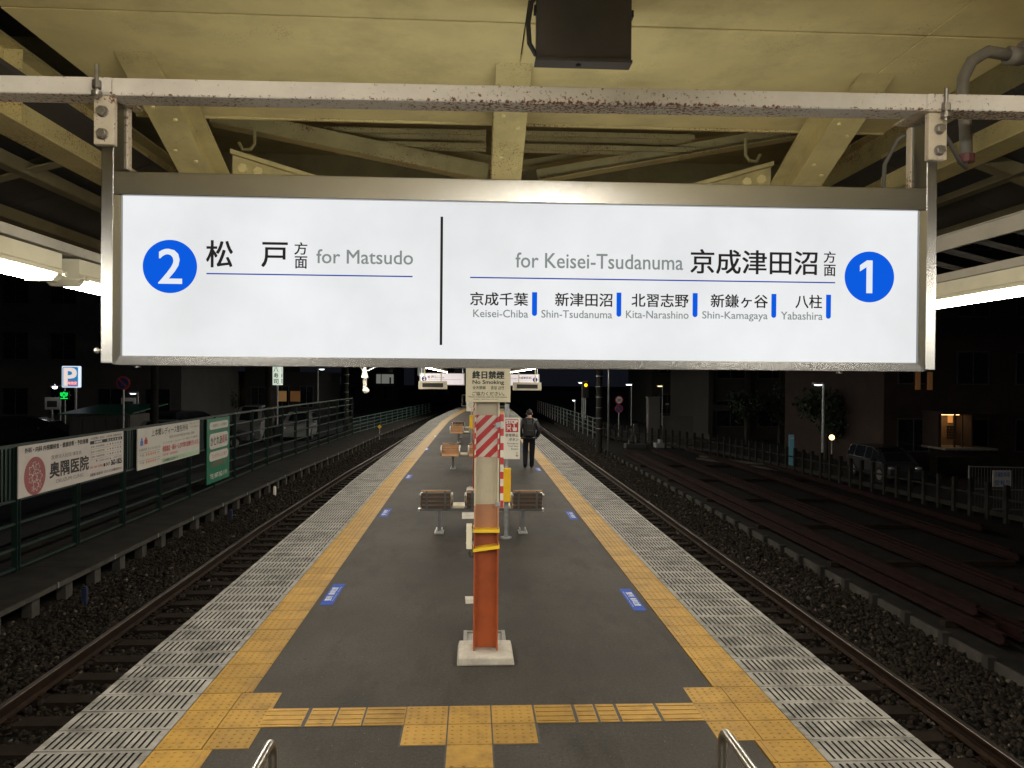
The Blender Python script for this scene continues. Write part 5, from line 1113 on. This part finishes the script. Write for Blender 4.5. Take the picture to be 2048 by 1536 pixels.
street_lamp(17.9, 62, .35, -1.05, 'small warm lamp low before the dark house at right', 14, arm=.1, col=(1, .8, .45), size=(.13, .1, .05))
sg = thing('railway_signal', 'railway signal showing a round yellow light in the far distance', 'signal', (8.73, 59, -1.05)); emit('signal_yellow', (1.0, .55, .02), 2.2)
MB().cyl((8.73, 59.1, -1.05), (8.73, 59.1, 1.6), .06, n=8).build('post', 'galvanised', sg, world=True); MB().box(8.45, 9.0, 59.0, 59.2, 1.1, 2.35).build('signal_head', 'black_plastic', sg, world=True, bevel=.05); MB().cyl((8.73, 58.97, 2.10), (8.73, 58.995, 2.10), .13, n=18).build('lens', 'signal_yellow', sg, world=True)
tag(MB().box(9.70, 10.35, 42, 42.5, -1.05, 1.55).box(9.66, 10.39, 41.96, 42.54, 1.55, 1.62).build('gate_pillar', 'wall_grey', bevel=.01), 'pale square gate pillar behind the concrete fence', 'pillar'); tag(MB().box(10.6, 12.3, 42.3, 42.5, -1.05, .55).build('block_wall', 'wall_grey'), 'low block wall right of the gate pillar', 'wall')
mcy = thing('parked_scooter', 'small parked scooter catching light left of the gate pillar', 'scooter', (9.15, 43, -1.05))
MB().cyl((9.15, 42.75, -.80), (9.23, 42.75, -.80), .25, n=14).build('wheel', 'tyre', mcy, world=True); MB().cyl((9.15, 43.85, -.80), (9.23, 43.85, -.80), .25, n=14).build('wheel', 'tyre', mcy, world=True); MB().box(9.05, 9.33, 42.85, 43.0, -.7, .05).box(9.05, 9.33, 43.3, 43.95, -.65, -.25).build('body', 'car_silver', mcy, world=True, bevel=.05); MB().bar((8.95, 42.9, .08), (9.43, 42.9, .08), .03, .03).build('handlebar', 'black_plastic', mcy, world=True)
# buildings on the right
building('dark house with a small upper balcony beyond the right street', 15.5, 21.0, 66, 76, 7, 'wall_dark', 2, 2, base=-1.4, bands=False)
hb_ = building('wide beige building with tall pilasters behind the street lamp', 15.6, 24.0, 50, 60, 9.5, 'wall_beige', 3, 3, base=-1.4, bands=False, ww=.7, wh=.55)
for x in (15.6, 18.1, 20.4, 22.4): MB().box(x - .16, x + .16, 49.7, 49.99, -1.05, 8.4).build('pilaster', 'wall_beige', hb_, world=True)
MB().box(15.4, 22.6, 49.6, 49.69, .55, .95).build('cornice', 'wall_beige', hb_, world=True)
ap = building('dark apartment house with warm lit entrance at the right edge', 18.2, 29, 33.2, 44, 12, 'wall_brick', 4, 4, base=-1.4, bands=False)
emit('entrance_glow', (1.0, .42, .12), .30); emit('entrance_lamp', (1.0, .60, .26), 4.5); mat('entrance_wall', (.22, .15, .09), .7, var=.1)
# recessed entrance hall: frame proud of the wall, back wall lit by its own ceiling lamp
MB().box(19.9, 22.2, 31.4, 33.19, -.32, -.24).build('porch_floor', 'concrete', ap, world=True); MB().box(19.2, 23.2, 30.8, 31.39, -1.36, -.55).build('porch_step', 'concrete_dark', ap, world=True)
MB().box(19.95, 20.02, 32.0, 33.19, -.24, 1.18).box(21.42, 21.5, 32.0, 33.19, -.24, 1.18).box(19.9, 22.3, 31.6, 33.19, 1.18, 1.30).build('entrance_frame', 'wall_brick', ap, world=True)
MB().box(20.03, 21.41, 33.15, 33.185, -.24, 1.18).build('hall_wall', 'entrance_wall', ap, world=True); MB().box(20.66, 20.72, 32.0, 32.05, -.24, 1.18).box(20.03, 20.08, 32.0, 32.05, -.24, 1.18).box(21.0, 21.05, 32.0, 32.05, -.24, 1.18).build('door_frame', 'box_brown', ap, world=True)
MB().box(20.2, 21.2, 32.5, 32.8, 1.12, 1.17).build('hall_lamp', 'entrance_lamp', ap, world=True); MB().box(21.08, 21.30, 33.11, 33.14, .75, 1.10).build('lit_panel', 'entrance_glow', ap, world=True)
bb = MB(); [bb.box(21.05 + .12 * a, 21.13 + .12 * a, 33.11, 33.14, .05 + .12 * c, .13 + .12 * c) for a in range(3) for c in range(5)]; bb.build('mailbox', 'black_plastic', ap, world=True)
MB().ball((21.75, 32.9, 1.02), .10, 10, 8, (1, 1, .7)).build('porch_lamp', 'entrance_lamp', ap, world=True)
for x in (19.6, 20.15): MB().box(x, x + .2, 33.10, 33.19, 2.2, 3.0).build('stair_window', 'warm_wood', ap, world=True)
car('silver minivan parked behind the concrete post fence at right', (16.45, 30.0, -1.355), rad(-91), 'car_silver', 3.5, 1.44, 1.34, 'van')
gl_ = thing('garden_lamp', 'small warm garden lamp just behind the silver minivan', 'lamp', (16.0, 33.5, -1.36)); MB().ball((16.0, 33.5, .05), .12, 10, 8).build('globe', 'lantern_glow', gl_, world=True); MB().cyl((16.0, 33.5, -1.36), (16.0, 33.5, -.06), .03, n=8).build('pole', 'galvanised', gl_, world=True)
wf = thing('mesh_fence', 'wire mesh fence panel with a white notice at the right edge', 'fence', (15, 21, -1.05)); mat('wire', (.20, .205, .21), .5, .5)
P_ = [(14.0, 21.0), (15.6, 20.7), (17.2, 20.4)]
for x, y in P_: MB().cyl((x, y, -1.05), (x, y, .20), .025, n=8).build('post', 'wire', wf, world=True)
for (x0, y0), (x1, y1) in zip(P_, P_[1:]):
    for z in (.18, -.45, -1.0): MB().bar((x0, y0, z), (x1, y1, z), .03, .03).build('rail', 'wire', wf, world=True)
    b = MB()
    for q in range(1, 20): b.cyl((x0 + (x1 - x0) * q / 20, y0 + (y1 - y0) * q / 20, -1.0), (x0 + (x1 - x0) * q / 20, y0 + (y1 - y0) * q / 20, .17), .004, n=4)
    b.build('wire_mesh', 'wire', wf, world=True)
nb = thing('fence_notice', 'white notice with blue lettering tied to the wire mesh fence', 'sign', (14.8, 20.8, -.36)); MB().box(14.53, 15.06, 20.76, 20.78, -.36, .10).build('plate', 'ad_cream', nb, world=True)
F = Face((14.53, 20.76, -.36), (1, 0, 0), (0, 0, 1), nb, .004); F.text('月極駐車場', 'ad_blue', .05, .48, .27, .41, off=.015); F.text('空有り', 'ad_blue', .05, .48, .05, .19, off=.015)
vb = thing('banner_stand', 'narrow pale blue lit banner behind the concrete fence', 'banner', (13.55, 32, -.6)); emit('banner_blue', (.08, .20, .24), .16); MB().box(13.44, 13.65, 32, 32.06, -1.05, .27).build('panel', 'banner_blue', vb, world=True); Face((13.44, 32, 0), (1, 0, 0), (0, 0, 1), vb, .004).rect(.03, .18, .08, .16, 'sign_offwhite', 'print_block')
# ------------------------------------------------------------------ trees in the dark
mat('bark', (.05, .04, .03), .9, var=.3, bmp=.4); mat('leaf_dark', (.035, .055, .028), .7, var=.4, scale=3)
def tree(label, x, y, h, r_, n=1500, base=-1.05):
    t = thing('broadleaf_tree', label, 'tree', (x, y, base)); b = MB(); b.tube([(0, 0, 0), (.04, .02, h * .3), (-.03, 0, h * .6)], [.13, .10, .05], 8)
    for k in range(6): a = k * 1.05; b.tube([(0, 0, h * (.3 + .05 * k)), (r_ * .35 * math.cos(a), r_ * .35 * math.sin(a), h * (.48 + .05 * k)), (r_ * .7 * math.cos(a), r_ * .7 * math.sin(a), h * (.56 + .05 * k))], [.05, .03, .012], 5)
    b.build('trunk', 'bark', t); cl = rng.normal(0, 1, (14, 3)); cl /= np.linalg.norm(cl, axis=1)[:, None]; cl *= rng.uniform(.3, .85, (14, 1)); c = cl[rng.integers(0, 14, n)] + rng.normal(0, .20, (n, 3))
    p = c * np.array([r_, r_, h * .32]) + np.array([0, 0, h * .66]); s = rng.uniform(.08, .17, n); d1 = rng.normal(0, 1, (n, 3)); d1 /= np.linalg.norm(d1, axis=1)[:, None]; d2 = np.cross(d1, rng.normal(0, 1, (n, 3))); d2 /= np.linalg.norm(d2, axis=1)[:, None]
    v = np.stack([p - d1 * s[:, None], p + d2 * s[:, None] * .5, p + d1 * s[:, None], p - d2 * s[:, None] * .5], 1).reshape(-1, 3)
    me = bpy.data.meshes.new('crown'); me.from_pydata(v.tolist(), [], [(4 * i, 4 * i + 1, 4 * i + 2, 4 * i + 3) for i in range(n)]); me.materials.append(MATS['leaf_dark']); link(me, 'crown', t)
tree('dark tree left of the beige building wall', 17.0, 47, 3.6, 1.1, 1500, -1.36); tree('dark tree before the pilasters of the beige building', 19.3, 47.5, 3.8, 1.0, 1500, -1.36); tree('round dark tree between the street lamp and the lit entrance', 17.6, 37.5, 3.6, 1.3, 2200, -1.36); tree('dark shrub tree by the restaurant wall at left', -19.0, 60.5, 3.0, .9, 1200, -.97)
